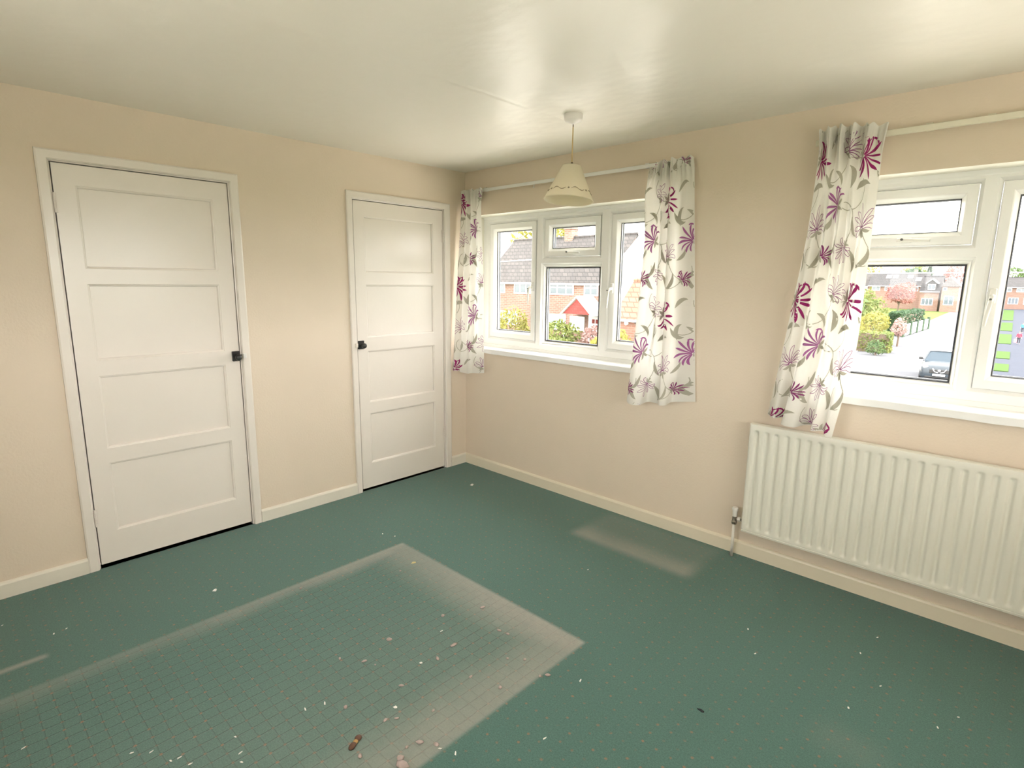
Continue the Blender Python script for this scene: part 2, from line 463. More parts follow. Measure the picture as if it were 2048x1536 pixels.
# unseen eaves over the window wall, depth shaped to limit sun on the frames
tag(MB().box(-1.5, XR+1.5, .30, .55, 2.33, 2.48).build('trim_3', 'render_white'), 'unseen white eaves soffit sized to limit sun through the windows', 'eaves', kind='structure')

# baseboards
def skirt(name, mat, axis, a0, a1, face, sign, label):
    """face: wall plane; sign: direction into the room"""
    t_, h_ = .016, .079
    prof = [(face, 0), (face+sign*t_, 0), (face+sign*t_, h_-.012), (face+sign*.012, h_-.004), (face+sign*.006, h_), (face, h_)]
    mb = MB()
    if axis == 'y': mb.prism(prof, 'y', a0, a1)       # runs along y; profile in (x,z)
    else: mb.prism(prof, 'x', a0, a1)                 # runs along x; profile in (y,z)
    return tag(mb.build(name, mat), label, 'skirting board', kind='structure')
A1 = (-2.586, -1.707); A2 = (-1.035, -.163); AT = 2.062   # architrave outer edges
skirt('baseboard_left', 'skirting_white', 'y', YF, A1[0], 0, 1, 'white skirting board beside the door with the keeper on its right jamb')
skirt('baseboard_left', 'skirting_white', 'y', A1[1], A2[0], 0, 1, 'white skirting board between the two doors')
skirt('baseboard_left', 'skirting_white', 'y', A2[1], 0.0, 0, 1, 'short white skirting board between door and room corner')
skirt('baseboard_back', 'skirting_cream', 'x', 0.0, XR, 0, -1, 'cream skirting board under the windows and radiator')
skirt('baseboard_right', 'skirting_cream', 'y', YF, 0.0, XR, -1, 'cream skirting board on the side wall')
skirt('baseboard_front', 'skirting_cream', 'x', 0.0, XR, YF, 1, 'cream skirting board on the wall behind the viewer')

# ------------------------------------------------------------------ doors
def u_frame(axis_y, inner, outer, prof):
    """door casing: three-sided sweep; inner/outer=(y0,y1,ztop); prof=[(frac 0 inner..1 outer, x)]"""
    mb = MB(); vs = []
    for fr_, x in prof:
        y0 = inner[0]+(outer[0]-inner[0])*fr_; y1 = inner[1]+(outer[1]-inner[1])*fr_; zt = inner[2]+(outer[2]-inner[2])*fr_
        vs += [(x, y0, 0), (x, y0, zt), (x, y1, zt), (x, y1, 0)]
    n = len(prof); fs = []
    for i in range(n):
        j = (i+1) % n
        for k in range(3): fs.append((i*4+k, i*4+k+1, j*4+k+1, j*4+k))
    fs.append(tuple(i*4 for i in range(n))); fs.append(tuple(i*4+3 for i in range(n))[::-1])
    return mb.add(vs, fs)

def door(n, D, A, hinge_side, label, tlabel):
    y0, y1 = D
    db = .018 if n == 1 else .015
    # lining and architrave
    tr_ = u_frame(0, (y0-LIN+.004, y1+LIN-.004, DT+LIN-.004), (A[0], A[1], AT),
                  [(0, -.02), (0, .008), (.12, .015), (.85, .015), (1, .011), (1, 0.0), (.35, 0.0), (.35, -.02)])
    tro = tag(tr_.build('trim_%d' % n, 'gloss_white'), tlabel, 'door frame', kind='structure')
    li = u_frame(0, (y0-.0035, y1+.0035, DT+.0035), (y0-LIN-.02, y1+LIN+.02, DT+LIN+.02), [(0, -.12), (0, -.004), (.35, -.001), (1, -.001), (1, -.12)])
    li.build('lining', 'gloss_white', tro)
    st = u_frame(0, (y0+.012, y1-.012, DT-.012), (y0-.003, y1+.003, DT+.003), [(0, -.12), (0, -.052), (1, -.052), (1, -.12)])
    st.build('stop', 'gloss_white', tro)
    # leaf
    d = empty('door_%d' % n, (0, 0, 0)); tag(d, label, 'door', kind='structure')
    if n == 1: py = (-2.446, -1.843); pz = [(1.530, 1.913), (1.080, 1.457), (.628, 1.003), (.186, .552)]
    else: py = (-.903, -.316); pz = [(1.541, 1.911), (1.100, 1.460), (.640, 1.006), (.194, .561)]
    fx, bx = -.004, -.044
    g_ = .0015
    leaf = MB()
    holes = [(py[0], py[1], a, b_) for a, b_ in pz]
    leaf.plate('x', (y0+g_, y1-g_, db, DT-g_), holes, fx).plate('x', (y0+g_, y1-g_, db, DT-g_), holes, bx)
    leaf.ring('x', (y0+g_, y1-g_, db, DT-g_), [(0, fx), (0, bx)], close=False)
    for h in holes:
        leaf.ring('x', h, [(0, fx), (.002, fx-.002), (.006, fx-.003), (.010, fx-.007), (.011, fx-.013)], close=False)
        leaf.ring('x', h, [(0, bx), (.011, bx+.013)], close=False)
    leaf.build('leaf_frame', 'gloss_white', d)
    for h in holes:
        MB().cbox(fx-.024, fx-.0125, h[0]+.009, h[1]-.009, h[2]+.009, h[3]-.009, .0005).build('panel', 'gloss_white', d)
    # hinges
    hy = y0-.001 if hinge_side < 0 else y1+.001
    for zc in ((1.828, .276) if n == 1 else (1.822, .285)):
        k = MB()
        for i in range(5):
            k.tube([(fx+.006, hy, zc-.045+i*.0182), (fx+.006, hy, zc-.045+i*.0182+.0172)], .0062, 10)
        k.box(fx-.001, fx+.003, hy-.012, hy+.012, zc-.045, zc+.045)
        k.build('hinge', 'hinge_painted', d)
    # rim latch with knob
    ky = y1-.023 if n == 1 else y0+.022
    kz = 1.048 if n == 1 else 1.053
    lt = MB().cbox(fx, fx+.016, ky-.021, ky+.021, kz-.029, kz+.029, .002).build('latch_plate', 'latch_black', d)
    k = MB()
    prof = [(.008, 0), (.009, .012), (.008, .016), (.015, .020), (.0185, .028), (.0175, .037), (.012, .044), (.004, .0465), (.0004, .047)]
    nn = 20; base = []
    for r_, xx in prof:
        for q in range(nn):
            a = 2*math.pi*q/nn; base.append((fx+.016+xx, ky+r_*math.cos(a), kz-.003+r_*math.sin(a)))
    fs = [(i*nn+q, i*nn+(q+1) % nn, (i+1)*nn+(q+1) % nn, (i+1)*nn+q) for i in range(len(prof)-1) for q in range(nn)]
    fs.append(tuple((len(prof)-1)*nn+q for q in range(nn)))
    k.add(base, fs); kb = k.build('knob', 'latch_black', lt, smooth=True); kb['label'] = 'round black door knob'
    sgn = 1 if n == 1 else -1
    ey = (y1 if n == 1 else y0)
    MB().box(fx+.002, fx+.012, min(ey-.004*sgn, ey+.010*sgn), max(ey-.004*sgn, ey+.010*sgn), kz-.008, kz+.008).build('bolt', 'latch_black', lt)
    kp = MB().cbox(.012, .023, min(ey+.011*sgn, ey+.030*sgn), max(ey+.011*sgn, ey+.030*sgn), kz-.014, kz+.014, .0015)
    kp.build('keeper', 'valve_cap' if n == 1 else 'gloss_white', tro)
    return d
door(1, D1, A1, -1, 'white four-panel door hinged beside the long skirting, black knob next to the blank wall', 'white architrave around the door furthest from the windows')
door(2, D2, A2, 1, 'white four-panel door next to the room corner and the curtain', 'white architrave around the door next to the room corner')

# ------------------------------------------------------------------ windows
FY = .14          # room-side face of the frames
def casement(win, r, handle=None, glass_y=.178):
    """opening sash in frame aperture r=(x0,x1,z0,z1)"""
    x0, x1, z0, z1 = r
    s = MB().ring('y', (x0+.0025, x1-.0025, z0+.0025, z1-.0025),
                  [(0, FY+.065), (0, FY+.006), (.004, FY+.003), (.036, FY+.003), (.040, FY+.006), (.056, FY+.026), (.056, FY+.065)])
    so = s.build('sash', 'upvc', win)
    q = (x0+.0585, x1-.0585, z0+.0585, z1-.0585)
    glaze(so, q, glass_y)
    return so
def glaze(par, q, gy):
    MB().ring('y', q, [(-.002, gy-.012), (.0035, gy-.012), (.0035, gy-.004), (-.002, gy-.004)]).build('gasket', 'gasket', par)
    MB().ring('y', q, [(-.002, gy+.010), (.005, gy+.010), (.005, gy+.022), (-.002, gy+.022)]).build('spacer_bar', 'spacer', par)
    MB().box(q[0]-.002, q[1]+.002, gy-.003, gy+.001, q[2]-.002, q[3]+.002).build('pane', 'window_glass', par)
def fixed(win, r, glass_y=.178):
    x0, x1, z0, z1 = r
    so = MB().ring('y', (x0, x1, z0, z1), [(0, FY+.065), (0, FY+.012), (.003, FY+.012), (.016, FY+.030), (.016, FY+.065)]).build('glazing_bead', 'upvc', win)
    glaze(so, (x0+.018, x1-.018, z0+.018, z1-.018), glass_y)
def vhandle(sash, x, z, tilt=0):
    h = MB().cbox(x-.012, x+.012, FY-.010, FY+.004, z-.03, z+.035, .004)
    y = FY-.012
    pts = [(x, y+.004, z), (x, y-.022, z-.004), (x+tilt*.2, y-.030, z-.020), (x+tilt*.6, y-.029, z-.07), (x+tilt, y-.026, z-.125)]
    h.tube(pts, [.010, .010, .009, .008, .006], 10)
    o = autosmooth(h.build('handle', 'handle_white', sash)); 
    MB().tube([(x+tilt*.2, y-.0415, z-.012), (x+tilt*.2, y-.037, z-.012)], .0045, 10).build('handle_lock', 'screw_dark', sash)
def hhandle(sash, x, z):
    h = MB().cbox(x-.030, x+.030, FY-.008, FY+.004, z-.011, z+.011, .004)
    h.tube([(x-.006, FY, z), (x-.006, FY-.026, z), (x+.02, FY-.032, z-.002), (x+.10, FY-.028, z-.005)], [.009, .009, .008, .006], 10)
    autosmooth(h.build('handle', 'handle_white', sash))
    MB().tube([(x-.004, FY-.041, z+.002), (x-.004, FY-.034, z+.002)], .0055, 10).build('handle_lock', 'screw_dark', sash)

def window(n, hole, lights, label, sill_x):
    win = empty('window_%d' % n, ((hole[0]+hole[1])/2, .17, hole[2])); tag(win, label, 'window', kind='structure')
    win.location = (0, 0, 0)
    x0, x1, z0, z1 = hole
    ch = .014
    ex = [(a-ch, b_+ch, c_-ch, d_+ch) for a, b_, c_, d_ in [l[:4] for l in lights]]
    f = MB().plate('y', (x0, x1, z0, z1), ex, FY)
    f.plate('y', (x0, x1, z0, z1), [l[:4] for l in lights], FY+.07)
    f.ring('y', (x0, x1, z0, z1), [(0, FY), (0, FY+.07)], close=False)
    for l in lights:
        f.ring('y', (l[0]-ch, l[1]+ch, l[2]-ch, l[3]+ch), [(0, FY), (ch, FY+.014), (ch, FY+.07)], close=False)
    f.build('frame', 'upvc', win)
    # welded-joint lines where mullions meet the frame
    for l in lights:
        so = None
        if l[4] == 'fix': fixed(win, l[:4])
        else:
            so = casement(win, l[:4])
            if l[4] == 'hL': vhandle(so, l[0]+.024, 1.455, -.012)
            if l[4] == 'hR': vhandle(so, l[1]-.024, 1.455, -.012)
            if l[4] == 'fan': hhandle(so, (l[0]+l[1])/2-.004, l[2]+.028)
    # inner sill board and cover trims
    s = MB(); nseg = 24
    sx0, sx1 = sill_x
    rr = random.Random(n)
    top, bot = .976, .942 if n == 1 else .940
    fy_ = -.026 if n == 1 else -.030
    prev = None
    vs = []; fs = []
    for i in range(nseg+1):
        x = sx0+(sx1-sx0)*i/nseg
        j = rr.uniform(-.0016, .0016); jz = rr.uniform(-.0015, .0012)
        for (y, z) in ((.0, bot+jz), (fy_+j, bot+jz), (fy_+j, top-.004), (fy_+.004+j, top), (.0, top)):
            vs.append((x, y, z))
    for i in range(nseg):
        for k in range(5):
            l = (k+1) % 5
            fs.append((i*5+k, i*5+l, (i+1)*5+l, (i+1)*5+k))
    fs.append(tuple(range(5))); fs.append(tuple(nseg*5+k for k in range(5)))
    s.add(vs, fs); s.box(x0+.001, x1-.001, -.001, FY+.001, bot+.008, top)
    s.build('window_sill', 'sill_white', win)
    MB().prism([(FY-.012, top), (FY, top), (FY, top+.022), (FY-.005, top+.020)], 'x', x0+.002, x1-.002).build('cover_strip', 'upvc', win)
    MB().prism([(FY-.010, z1), (FY, z1), (FY, z1-.022), (FY-.004, z1-.018)], 'x', x0+.002, x1-.002).build('cover_strip', 'upvc', win)
    return win
SB, STp = 1.052, 1.930
window(1, W1, [(.131, .612, SB, STp, 'hR'), (.692, 1.176, 1.668, STp, 'fan'), (.682, 1.186, 1.046, 1.612, 'fix'), (1.262, 1.746, SB, STp, 'hL')],
       'white three-light window beside the room corner', (.02, 1.86))
window(2, W2, [(2.628, 3.112, 1.672, STp, 'fan'), (2.620, 3.120, 1.046, 1.606, 'fix'), (3.186, 3.676, SB, STp, 'hL')],
       'white two-light window above the radiator', (2.515, 3.79))

# ------------------------------------------------------------------ radiator
rad = tag(empty('radiator', (2.33, -.09, 0)), 'long white fluted panel radiator on the wall under the window', 'radiator')
rad.location = (0, 0, 0)
RX0, RX1, RZ0, RZ1 = 2.333, 3.905, .172, .775
ng = 31; g0 = 2.3715; pt = .05035
xs = [RX0, RX0+.004, RX0+.010]; kind_ = [0, 0, 0]
for i in range(ng):
    c_ = g0+i*pt
    if c_+.02 > RX1-.008: break
    for o_, d_ in ((-.0165, 0), (-.011, .25), (-.006, .85), (-.003, 1), (.003, 1), (.006, .85), (.011, .25), (.0165, 0)):
        xs.append(c_+o_); kind_.append(d_)
xs += [RX1-.010, RX1-.004, RX1]; kind_ += [0, 0, 0]
zs = [RZ0, RZ0+.003, RZ0+.012, RZ0+.0135, RZ0+.0165, RZ0+.018, .196, .202, .208, .214, .224, .40, .60, .722, .732, .738, .743, .748, RZ1-.014, RZ1-.003, RZ1]
zk = [0, 0, 0, 0, 0, 0, 0, .1, .55, .9, 1, 1, 1, 1, .9, .55, .1, 0, 0, 0, 0]
mb = MB(); vs = []
nx, nz = len(xs), len(zs)
for k, z in enumerate(zs):
    for i, x in enumerate(xs):
        y = -.093+.0105*kind_[i]*zk[k]
        if z in (RZ0+.0135, RZ0+.0165): y += .0015
        if k in (0, nz-1) or i in (0, nx-1): y += .006
        elif k in (1, nz-2) or i in (1, nx-2): y += .0015
        vs.append((x, y, z))
fs = [(k*nx+i, k*nx+i+1, (k+1)*nx+i+1, (k+1)*nx+i) for k in range(nz-1) for i in range(nx-1)]
base = len(vs)
# back shell
vs += [(RX0, -.052, RZ0), (RX1, -.052, RZ0), (RX1, -.052, RZ1), (RX0, -.052, RZ1)]
fs += [(base+3, base+2, base+1, base)]
fs += [tuple([i for i in range(nx)][::-1]+[base, base+1])[::1]]
fs += [tuple([(nz-1)*nx+i for i in range(nx)]+[base+2, base+3])]
fs += [tuple([k*nx for k in range(nz)]+[base+3, base])]
fs += [tuple([k*nx+nx-1 for k in range(nz)][::-1]+[base+1, base+2])]
mb.add(vs, fs)
autosmooth(mb.build('panel', 'radiator_white', rad, recalc=False), 35)
for bx_ in (2.55, 3.15, 3.70):
    MB().box(bx_, bx_+.03, -.053, -.001, .24, .70).build('wall_bracket', 'radiator_white', rad)
vx, vy = 2.283, -.058
MB().tube([(vx, vy, 0), (vx, vy, .196)], .0078, 14).build('pipe', 'pipe_white', rad, smooth=True)
v = MB().lathe((vx, vy, 0), [(.0, .190), (.0135, .190), (.0145, .193), (.0145, .204), (.0125, .206), (.0115, .208), (.0115, .236), (.0, .236)], 18)
v.tube([(vx, vy, .222), (vx+.060, vy, .222)], .0075, 12)
autosmooth(v.build('valve', 'valve_metal', rad))
vn = MB().tube([(vx+.018, vy, .222), (vx+.032, vy, .222)], .0125, 6); vn.build('union_nut', 'valve_cap', rad)
autosmooth(MB().lathe((vx, vy, 0), [(.0, .234), (.0125, .234), (.0135, .262), (.0165, .272), (.0165, .282), (.014, .286), (.0, .286)], 18).build('valve_cap', 'valve_cap', rad))

# ------------------------------------------------------------------ curtain rails
def rail(x0, x1, z, y, mat, h_, label, hooks, br, rtilt=0):
    r_ = empty('curtain_rail', (0, 0, 0)); tag(r_, label, 'curtain rail')
    m_ = MB().prism([(y, z-h_/2), (y-.004, z-h_/2), (y-.006, z-h_/2+.003), (y-.006, z+h_/2-.002), (y-.003, z+h_/2), (y+.010, z+h_/2), (y+.010, z+h_/2-.004), (y, z+h_/2-.004)], 'x', x0, x1)
    m_.build('track', mat, r_)
    for bx_ in br:
        b_ = MB().box(bx_-.012, bx_+.012, y+.002, 0.0, z-.008, z+h_/2+.006); b_.build('bracket', mat, r_)
    for hx in hooks:
        MB().tube([(hx, y+.004, z-h_/2+.004), (hx, y-.001, z-h_/2-.010), (hx+.003, y-.004, z-h_/2-.022), (hx-.002, y-.008, z-h_/2-.020)], .0035, 8).build('glider', 'rail_white', r_)
    return r_
rail(.03, 1.885, 2.155, -.030, 'rail_white', .022, 'plain white curtain rail above the window beside the room corner', [.735, 1.9-.13, .1], [.25, .95, 1.6])
rail(2.50, 3.95, 2.143, -.040, 'rail_cream', .026, 'cream curtain rail with bracket tops above the radiator window', [2.6, 2.7], [2.93, 3.13, 3.6])

# ------------------------------------------------------------------ curtains
def catmull(P, t):
    """P: (K,...) control values, t: float array in [0,K-1]"""
    P = np.asarray(P, float); K = len(P)
    i = np.clip(np.floor(t).astype(int), 0, K-2); f = (t-i)
    f = f.reshape(f.shape+(1,)*(P.ndim-1))
    p0 = P[np.clip(i-1, 0, K-1)]; p1 = P[i]; p2 = P[i+1]; p3 = P[np.clip(i+2, 0, K-1)]
    return .5*((2*p1)+(-p0+p2)*f+(2*p0-5*p1+4*p2-p3)*f*f+(-p0+3*p1-3*p2+p3)*f**3)

class Curtain:
    def __init__(s, levels, wlev, amp):
        """levels: list of lists of (x,y,z), equal length; wlev: parameter 0..1 of each level"""
        s.L = np.array(levels, float); s.wl = np.array(wlev, float)
        s.K = s.L.shape[1]
        my = s.L[..., 1].mean(axis=1, keepdims=True)
        s.L[..., 1] = my+(s.L[..., 1]-my)*np.array(amp)[:, None]
        # cloth widths from the arc length part-way down
        tt = np.linspace(0, s.K-1, 600)
        p = s.pos(tt, np.full_like(tt, .62))
        d = np.linalg.norm(np.diff(p, axis=0), axis=1); s.S = np.concatenate([[0], np.cumsum(d)]); s.tt = tt
        s.width = s.S[-1]; s.height = abs(np.mean(s.L[0][:, 2])-np.mean(s.L[-1][:, 2]))
    def pos(s, t, w):
        t = np.asarray(t, float); w = np.asarray(w, float)
        lv = np.interp(w, s.wl, np.arange(len(s.wl)))
        i = np.clip(np.floor(lv).astype(int), 0, len(s.wl)-2); f = lv-i
        out = np.zeros(t.shape+(3,))
        A = np.stack([catmull(s.L[k], t.ravel()) for k in range(len(s.wl))])   # levels x N x 3
        n = np.arange(t.size); ii = i.ravel(); ff = f.ravel()[:, None]
        pm = A[np.clip(ii-1, 0, len(s.wl)-1), n]; p1 = A[ii, n]; p2 = A[ii+1, n]; pp = A[np.clip(ii+2, 0, len(s.wl)-1), n]
        # monotone-ish: blend linear with catmull so hems stay put
        q = .5*((2*p1)+(-pm+p2)*ff+(2*pm-5*p1+4*p2-pp)*ff**2+(-pm+3*p1-3*p2+pp)*ff**3)
        li = p1*(1-ff)+p2*ff
        return (.5*q+.5*li).reshape(t.shape+(3,))
    def st(s, a, v):
        """cloth coordinates in metres -> surface point and normal"""
        a = np.asarray(a, float); v = np.asarray(v, float)
        def P(a_, v_): return s.pos(np.interp(a_, s.S, s.tt), np.clip(v_/s.height, 0, 1))
        p = P(a, v); e = .003
        du = P(np.clip(a+e, 0, s.width), v)-P(np.clip(a-e, 0, s.width), v)
        dv = P(a, np.clip(v+e, 0, s.height))-P(a, np.clip(v-e, 0, s.height))
        n = np.cross(du, dv); n /= np.maximum(np.linalg.norm(n, axis=-1, keepdims=True), 1e-9)
        return p, n

def strip(center, widths):
    """2-D ribbon along a polyline: returns verts, quads"""
    c = np.array(center, float); wd = np.array(widths, float)
    d = np.gradient(c, axis=0); d /= np.maximum(np.linalg.norm(d, axis=1, keepdims=True), 1e-9)
    nrm = np.stack([-d[:, 1], d[:, 0]], 1)
    l = c+nrm*wd[:, None]/2; r_ = c-nrm*wd[:, None]/2
    n = len(c); vs = np.concatenate([l, c, r_])
    fs = []
    for i in range(n-1):
        fs += [(i, i+1, n+i+1, n+i), (n+i, n+i+1, 2*n+i+1, 2*n+i)]
    return vs, fs
def bend(x, y, ang, length, curl, n=9):
    """curve starting at (x,y), heading ang, turning by curl over its length (curl grows towards the tip)"""
    pts = [(x, y)]; a = ang; ds = length/(n-1)
    for i in range(n-1):
        a += curl*(i+.5)/(n-1)**2*2
        pts.append((pts[-1][0]+math.cos(a)*ds, pts[-1][1]+math.sin(a)*ds))
    return pts
LEAFW = [.10, .45, .75, .95, 1.0, .92, .72, .42, .05]
PETW = [.25, .42, .55, .68, .82, .95, 1.0, .75, .10]
def outline(pts, wd, lw):
    c = np.array(pts); w_ = np.array(wd)
    d = np.gradient(c, axis=0); d /= np.maximum(np.linalg.norm(d, axis=1, keepdims=True), 1e-9)
    nrm = np.stack([-d[:, 1], d[:, 0]], 1)
    loop = np.concatenate([c+nrm*w_[:, None]/2, (c-nrm*w_[:, None]/2)[::-1]])
    return strip(loop, np.full(len(loop), lw))
def flower(kind, x, y, ang, size, seed, mirror=1):
    """list of (material, verts, faces) in cloth metres; ang = direction the bloom opens to"""
    rr = random.Random(seed); out = []
    n = 9 if kind == 'solid' else 8
    for i in range(n):
        f_ = i/(n-1)-.5
        a = ang+mirror*f_*2.6+rr.uniform(-.06, .06)
        ln = size*(.78+.22*math.cos(f_*4.5))*rr.uniform(.85, 1.1)
        wd = size*rr.uniform(.085, .135)
        c_ = bend(x+math.cos(a)*size*.06, y+math.sin(a)*size*.06, a, ln, mirror*(1.5*f_*2+rr.uniform(-.5, .5)))
        if kind == 'solid': out.append(('M', *strip(c_, [wd*k for k in PETW])))
        else: out.append(('L', *outline(c_, [wd*1.5*max(k, .12) for k in PETW], .0024)))
    # one long stamen with a hooked tip
    a = ang-mirror*1.75
    c_ = bend(x, y, a, size*1.15, mirror*2.6, 12)
    wl = [.2+.8*min(1, (k/8)**1.5) for k in range(11)]+[.5]
    if kind == 'solid': out.append(('M', *strip(c_, [size*.075*k for k in wl])))
    # calyx leaves behind
    for q in (-.75, 0.1, .8):
        a = ang+math.pi+q
        out.append(('G', *strip(bend(x, y, a, size*.42, q*1.2), [size*.14*k for k in LEAFW])))
    return out
def leaf(x, y, ang, length, curl):
    length *= 1.35
    return [('G', *strip(bend(x, y, ang, length, curl*1.5), [length*.23*k for k in LEAFW]))]
def vine(x, y, ang, length, curl, n=16): return [('G', *strip(bend(x, y, ang, length, curl, n), [.0040]*n))]

TW, TH = .41, .62
def tile(seed):
    R = math.radians
    o = []
    # (y runs down the cloth)
    o += [('F1', flower('solid', .07, .12, R(20), .122, seed+1))]
    o += [('F2', flower('solid', .31, .33, R(200), .100, seed+2, -1))]
    o += [('F3', flower('line', .13, .43, R(250), .098, seed+3))]
    o += [('F4', flower('line', .37, .10, R(-60), .092, seed+4))]
    o += [('F5', flower('solid', .24, .55, R(-40), .064, seed+5))]
    o += [('F6', flower('line', .40, .50, R(120), .080, seed+6, -1))]
    o += [('V', vine(.07, .12, R(170), .26, 2.4)+vine(.31, .33, R(20), .30, -2.6)+vine(.13, .43, R(70), .28, -3.0)+vine(.24, .55, R(140), .24, 3.2)+vine(.37, .10, R(110), .26, 2.0)+vine(.40, .50, R(-60), .24, -2.2))]
    for (x, y, a, l, c_) in ((.20, .08, -60, .075, .8), (.17, .19, 60, .085, -.9), (.03, .27, -35, .09, .7), (.22, .26, -110, .08, 1.0), (.40, .26, -70, .08, -.8),
                             (.03, .52, 40, .085, .9), (.20, .44, -20, .07, -.8), (.33, .45, 100, .08, .8), (.12, .60, -30, .085, -.9), (.33, .60, -150, .08, .9), (.27, .18, 20, .07, .9), (.43, .38, 80, .07, -.6)):
        o += [('V', leaf(x, y, math.radians(a), l, c_))]
    return o

def frill(T, Wm): return .006*np.exp(-(Wm/.03)**2)*np.sin(T*6.28*.85+.7*np.sin(T*2.3))
def make_curtain(label, levels, wlev, off, nu, nv, amp, group='floral curtains'):
    c = Curtain(levels, wlev, amp)
    t_ = np.linspace(0, c.K-1, nu); w_ = np.concatenate([np.linspace(0, .1, nv//5), np.linspace(.1, 1, nv-nv//5+1)[1:]])
    nv2 = len(w_)
    T, Wm = np.meshgrid(t_, w_)
    p = c.pos(T, Wm)
    # slight cloth irregularity, keeps the hem line
    p[..., 1] += .0022*np.sin(T*5.1+Wm*9)*np.sin(Wm*math.pi)
    # gathers of the heading tape
    gat = np.exp(-((Wm-.045)/.035)**2)
    p[..., 1] += .006*gat*np.sin(T*6.28*1.7)
    p[..., 2] += frill(T, Wm)
    vs = p.reshape(-1, 3); n = nu
    fs = [(k*n+i, k*n+i+1, (k+1)*n+i+1, (k+1)*n+i) for k in range(nv2-1) for i in range(n-1)]
    mb = MB(); mb.v = [tuple(q) for q in vs]; mb.f = fs
    root = empty('curtain', (float(p[-1, :, 0].mean()), float(p[0, :, 1].mean()), float(p[0, :, 2].mean())))
    root.location = (0, 0, 0)
    tag(root, label, 'curtain', group)
    o = mb.build('cloth', 'curtain_cloth', root, smooth=True, recalc=False)
    # hem fold at the bottom and heading tape at the top: thin doubled bands
    for nm, wa, wb, dd in (('hem', .972, .9985, .0012), ('heading_tape', .006, .060, .0012)):
        tt2 = np.linspace(.02, c.K-1-.02, nu); ww = np.linspace(wa, wb, 4)
        T2, W2m = np.meshgrid(tt2, ww); q = c.pos(T2, W2m)
        q[..., 1] += .0022*np.sin(T2*5.1+W2m*9)*np.sin(W2m*math.pi)+.006*np.exp(-((W2m-.045)/.035)**2)*np.sin(T2*6.28*1.7)
        q[..., 2] += frill(T2, W2m)
        du = np.gradient(q, axis=1); dv = np.gradient(q, axis=0); nn_ = np.cross(du, dv); nn_ /= np.maximum(np.linalg.norm(nn_, axis=-1, keepdims=True), 1e-9)
        q = q+nn_*dd*NSIGN
        m2 = MB(); m2.v = [tuple(v_) for v_ in q.reshape(-1, 3)]
        m2.f = [(k*nu+i, k*nu+i+1, (k+1)*nu+i+1, (k+1)*nu+i) for k in range(3) for i in range(nu-1)]
        m2.build(nm, 'curtain_cloth', root, smooth=True, recalc=False)
    # printed motifs, conforming to the folds
    buck = {k: MB() for k in ('print_magenta', 'print_plum', 'print_mauve', 'print_line', 'print_leaf')}
    ox, oy = off
    for i in range(-2, int(c.width/TW)+3):
        for j in range(-2, int(c.height/TH)+3):
            for (nm, parts) in tile(11*(i % 3)+5*(j % 3)):
                for (mk, vv, ff) in parts:
                    q = np.array(vv)+np.array([ox+i*TW, oy+j*TH+(i % 2)*TH*.0])
                    if q[:, 0].max() < 0 or q[:, 0].min() > c.width or q[:, 1].max() < 0 or q[:, 1].min() > c.height: continue
                    ok = (q[:, 0] > .001) & (q[:, 0] < c.width-.001) & (q[:, 1] > .001) & (q[:, 1] < c.height-.002)
                    f2 = [f for f in ff if all(ok[a] for a in f)]
                    if not f2: continue
                    P3, N3 = c.st(q[:, 0], q[:, 1])
                    tpar = np.interp(q[:, 0], c.S, c.tt); wp = np.clip(q[:, 1]/c.height, 0, 1)
                    P3[:, 1] += .0022*np.sin(tpar*5.1+wp*9)*np.sin(wp*math.pi)+.006*np.exp(-((wp-.045)/.035)**2)*np.sin(tpar*6.28*1.7)
                    P3[:, 2] += frill(tpar, wp)
                    P3 = P3+N3*(.0017 if mk != 'G' else .0014)*NSIGN
                    mat = {'G': 'print_leaf', 'L': 'print_line', 'M': ('print_magenta' if nm == 'F1' else 'print_plum' if nm == 'F5' else 'print_mauve')}[mk]
                    buck[mat].add(P3, f2)
    for k, m_ in buck.items():
        if m_.f: m_.build(k.replace('print_', 'printed_')+'_motifs' if k != 'print_leaf' else 'printed_leaf_motifs', k, root, recalc=False)['kind'] = 'stuff'
    return root
NSIGN = -1.0

# --- curtain beside the room corner (window 1, left)
topz = 2.163
C1 = [
 [(.022, -.055, topz), (.045, -.075, topz), (.075, -.050, topz), (.100, -.080, topz), (.125, -.052, topz), (.160, -.082, topz), (.195, -.055, topz), (.228, -.075, topz), (.262, -.060, topz)],
 [(.030, -.060, 2.02), (.050, -.078, 2.02), (.078, -.056, 2.02), (.104, -.084, 2.02), (.128, -.056, 2.02), (.160, -.085, 2.02), (.190, -.060, 2.02), (.220, -.078, 2.02), (.246, -.062, 2.02)],
 [(.020, -.095, 1.55), (.045, -.110, 1.55), (.075, -.085, 1.55), (.110, -.110, 1.55), (.140, -.080, 1.55), (.175, -.105, 1.55), (.205, -.075, 1.55), (.235, -.085, 1.55), (.262, -.060, 1.55)],
 [(.018, -.150, .795), (.045, -.155, .790), (.070, -.125, .790), (.085, -.135, .785), (.140, -.130, .783), (.175, -.130, .783), (.185, -.100, .785), (.230, -.085, .787), (.278, -.062, .792)],
]
make_curtain('narrow floral curtain in the room corner next to the door', C1, [0, .105, .45, 1], (-.05, -.02), 140, 60, [1.1, 1.1, 1.25, 1.1])
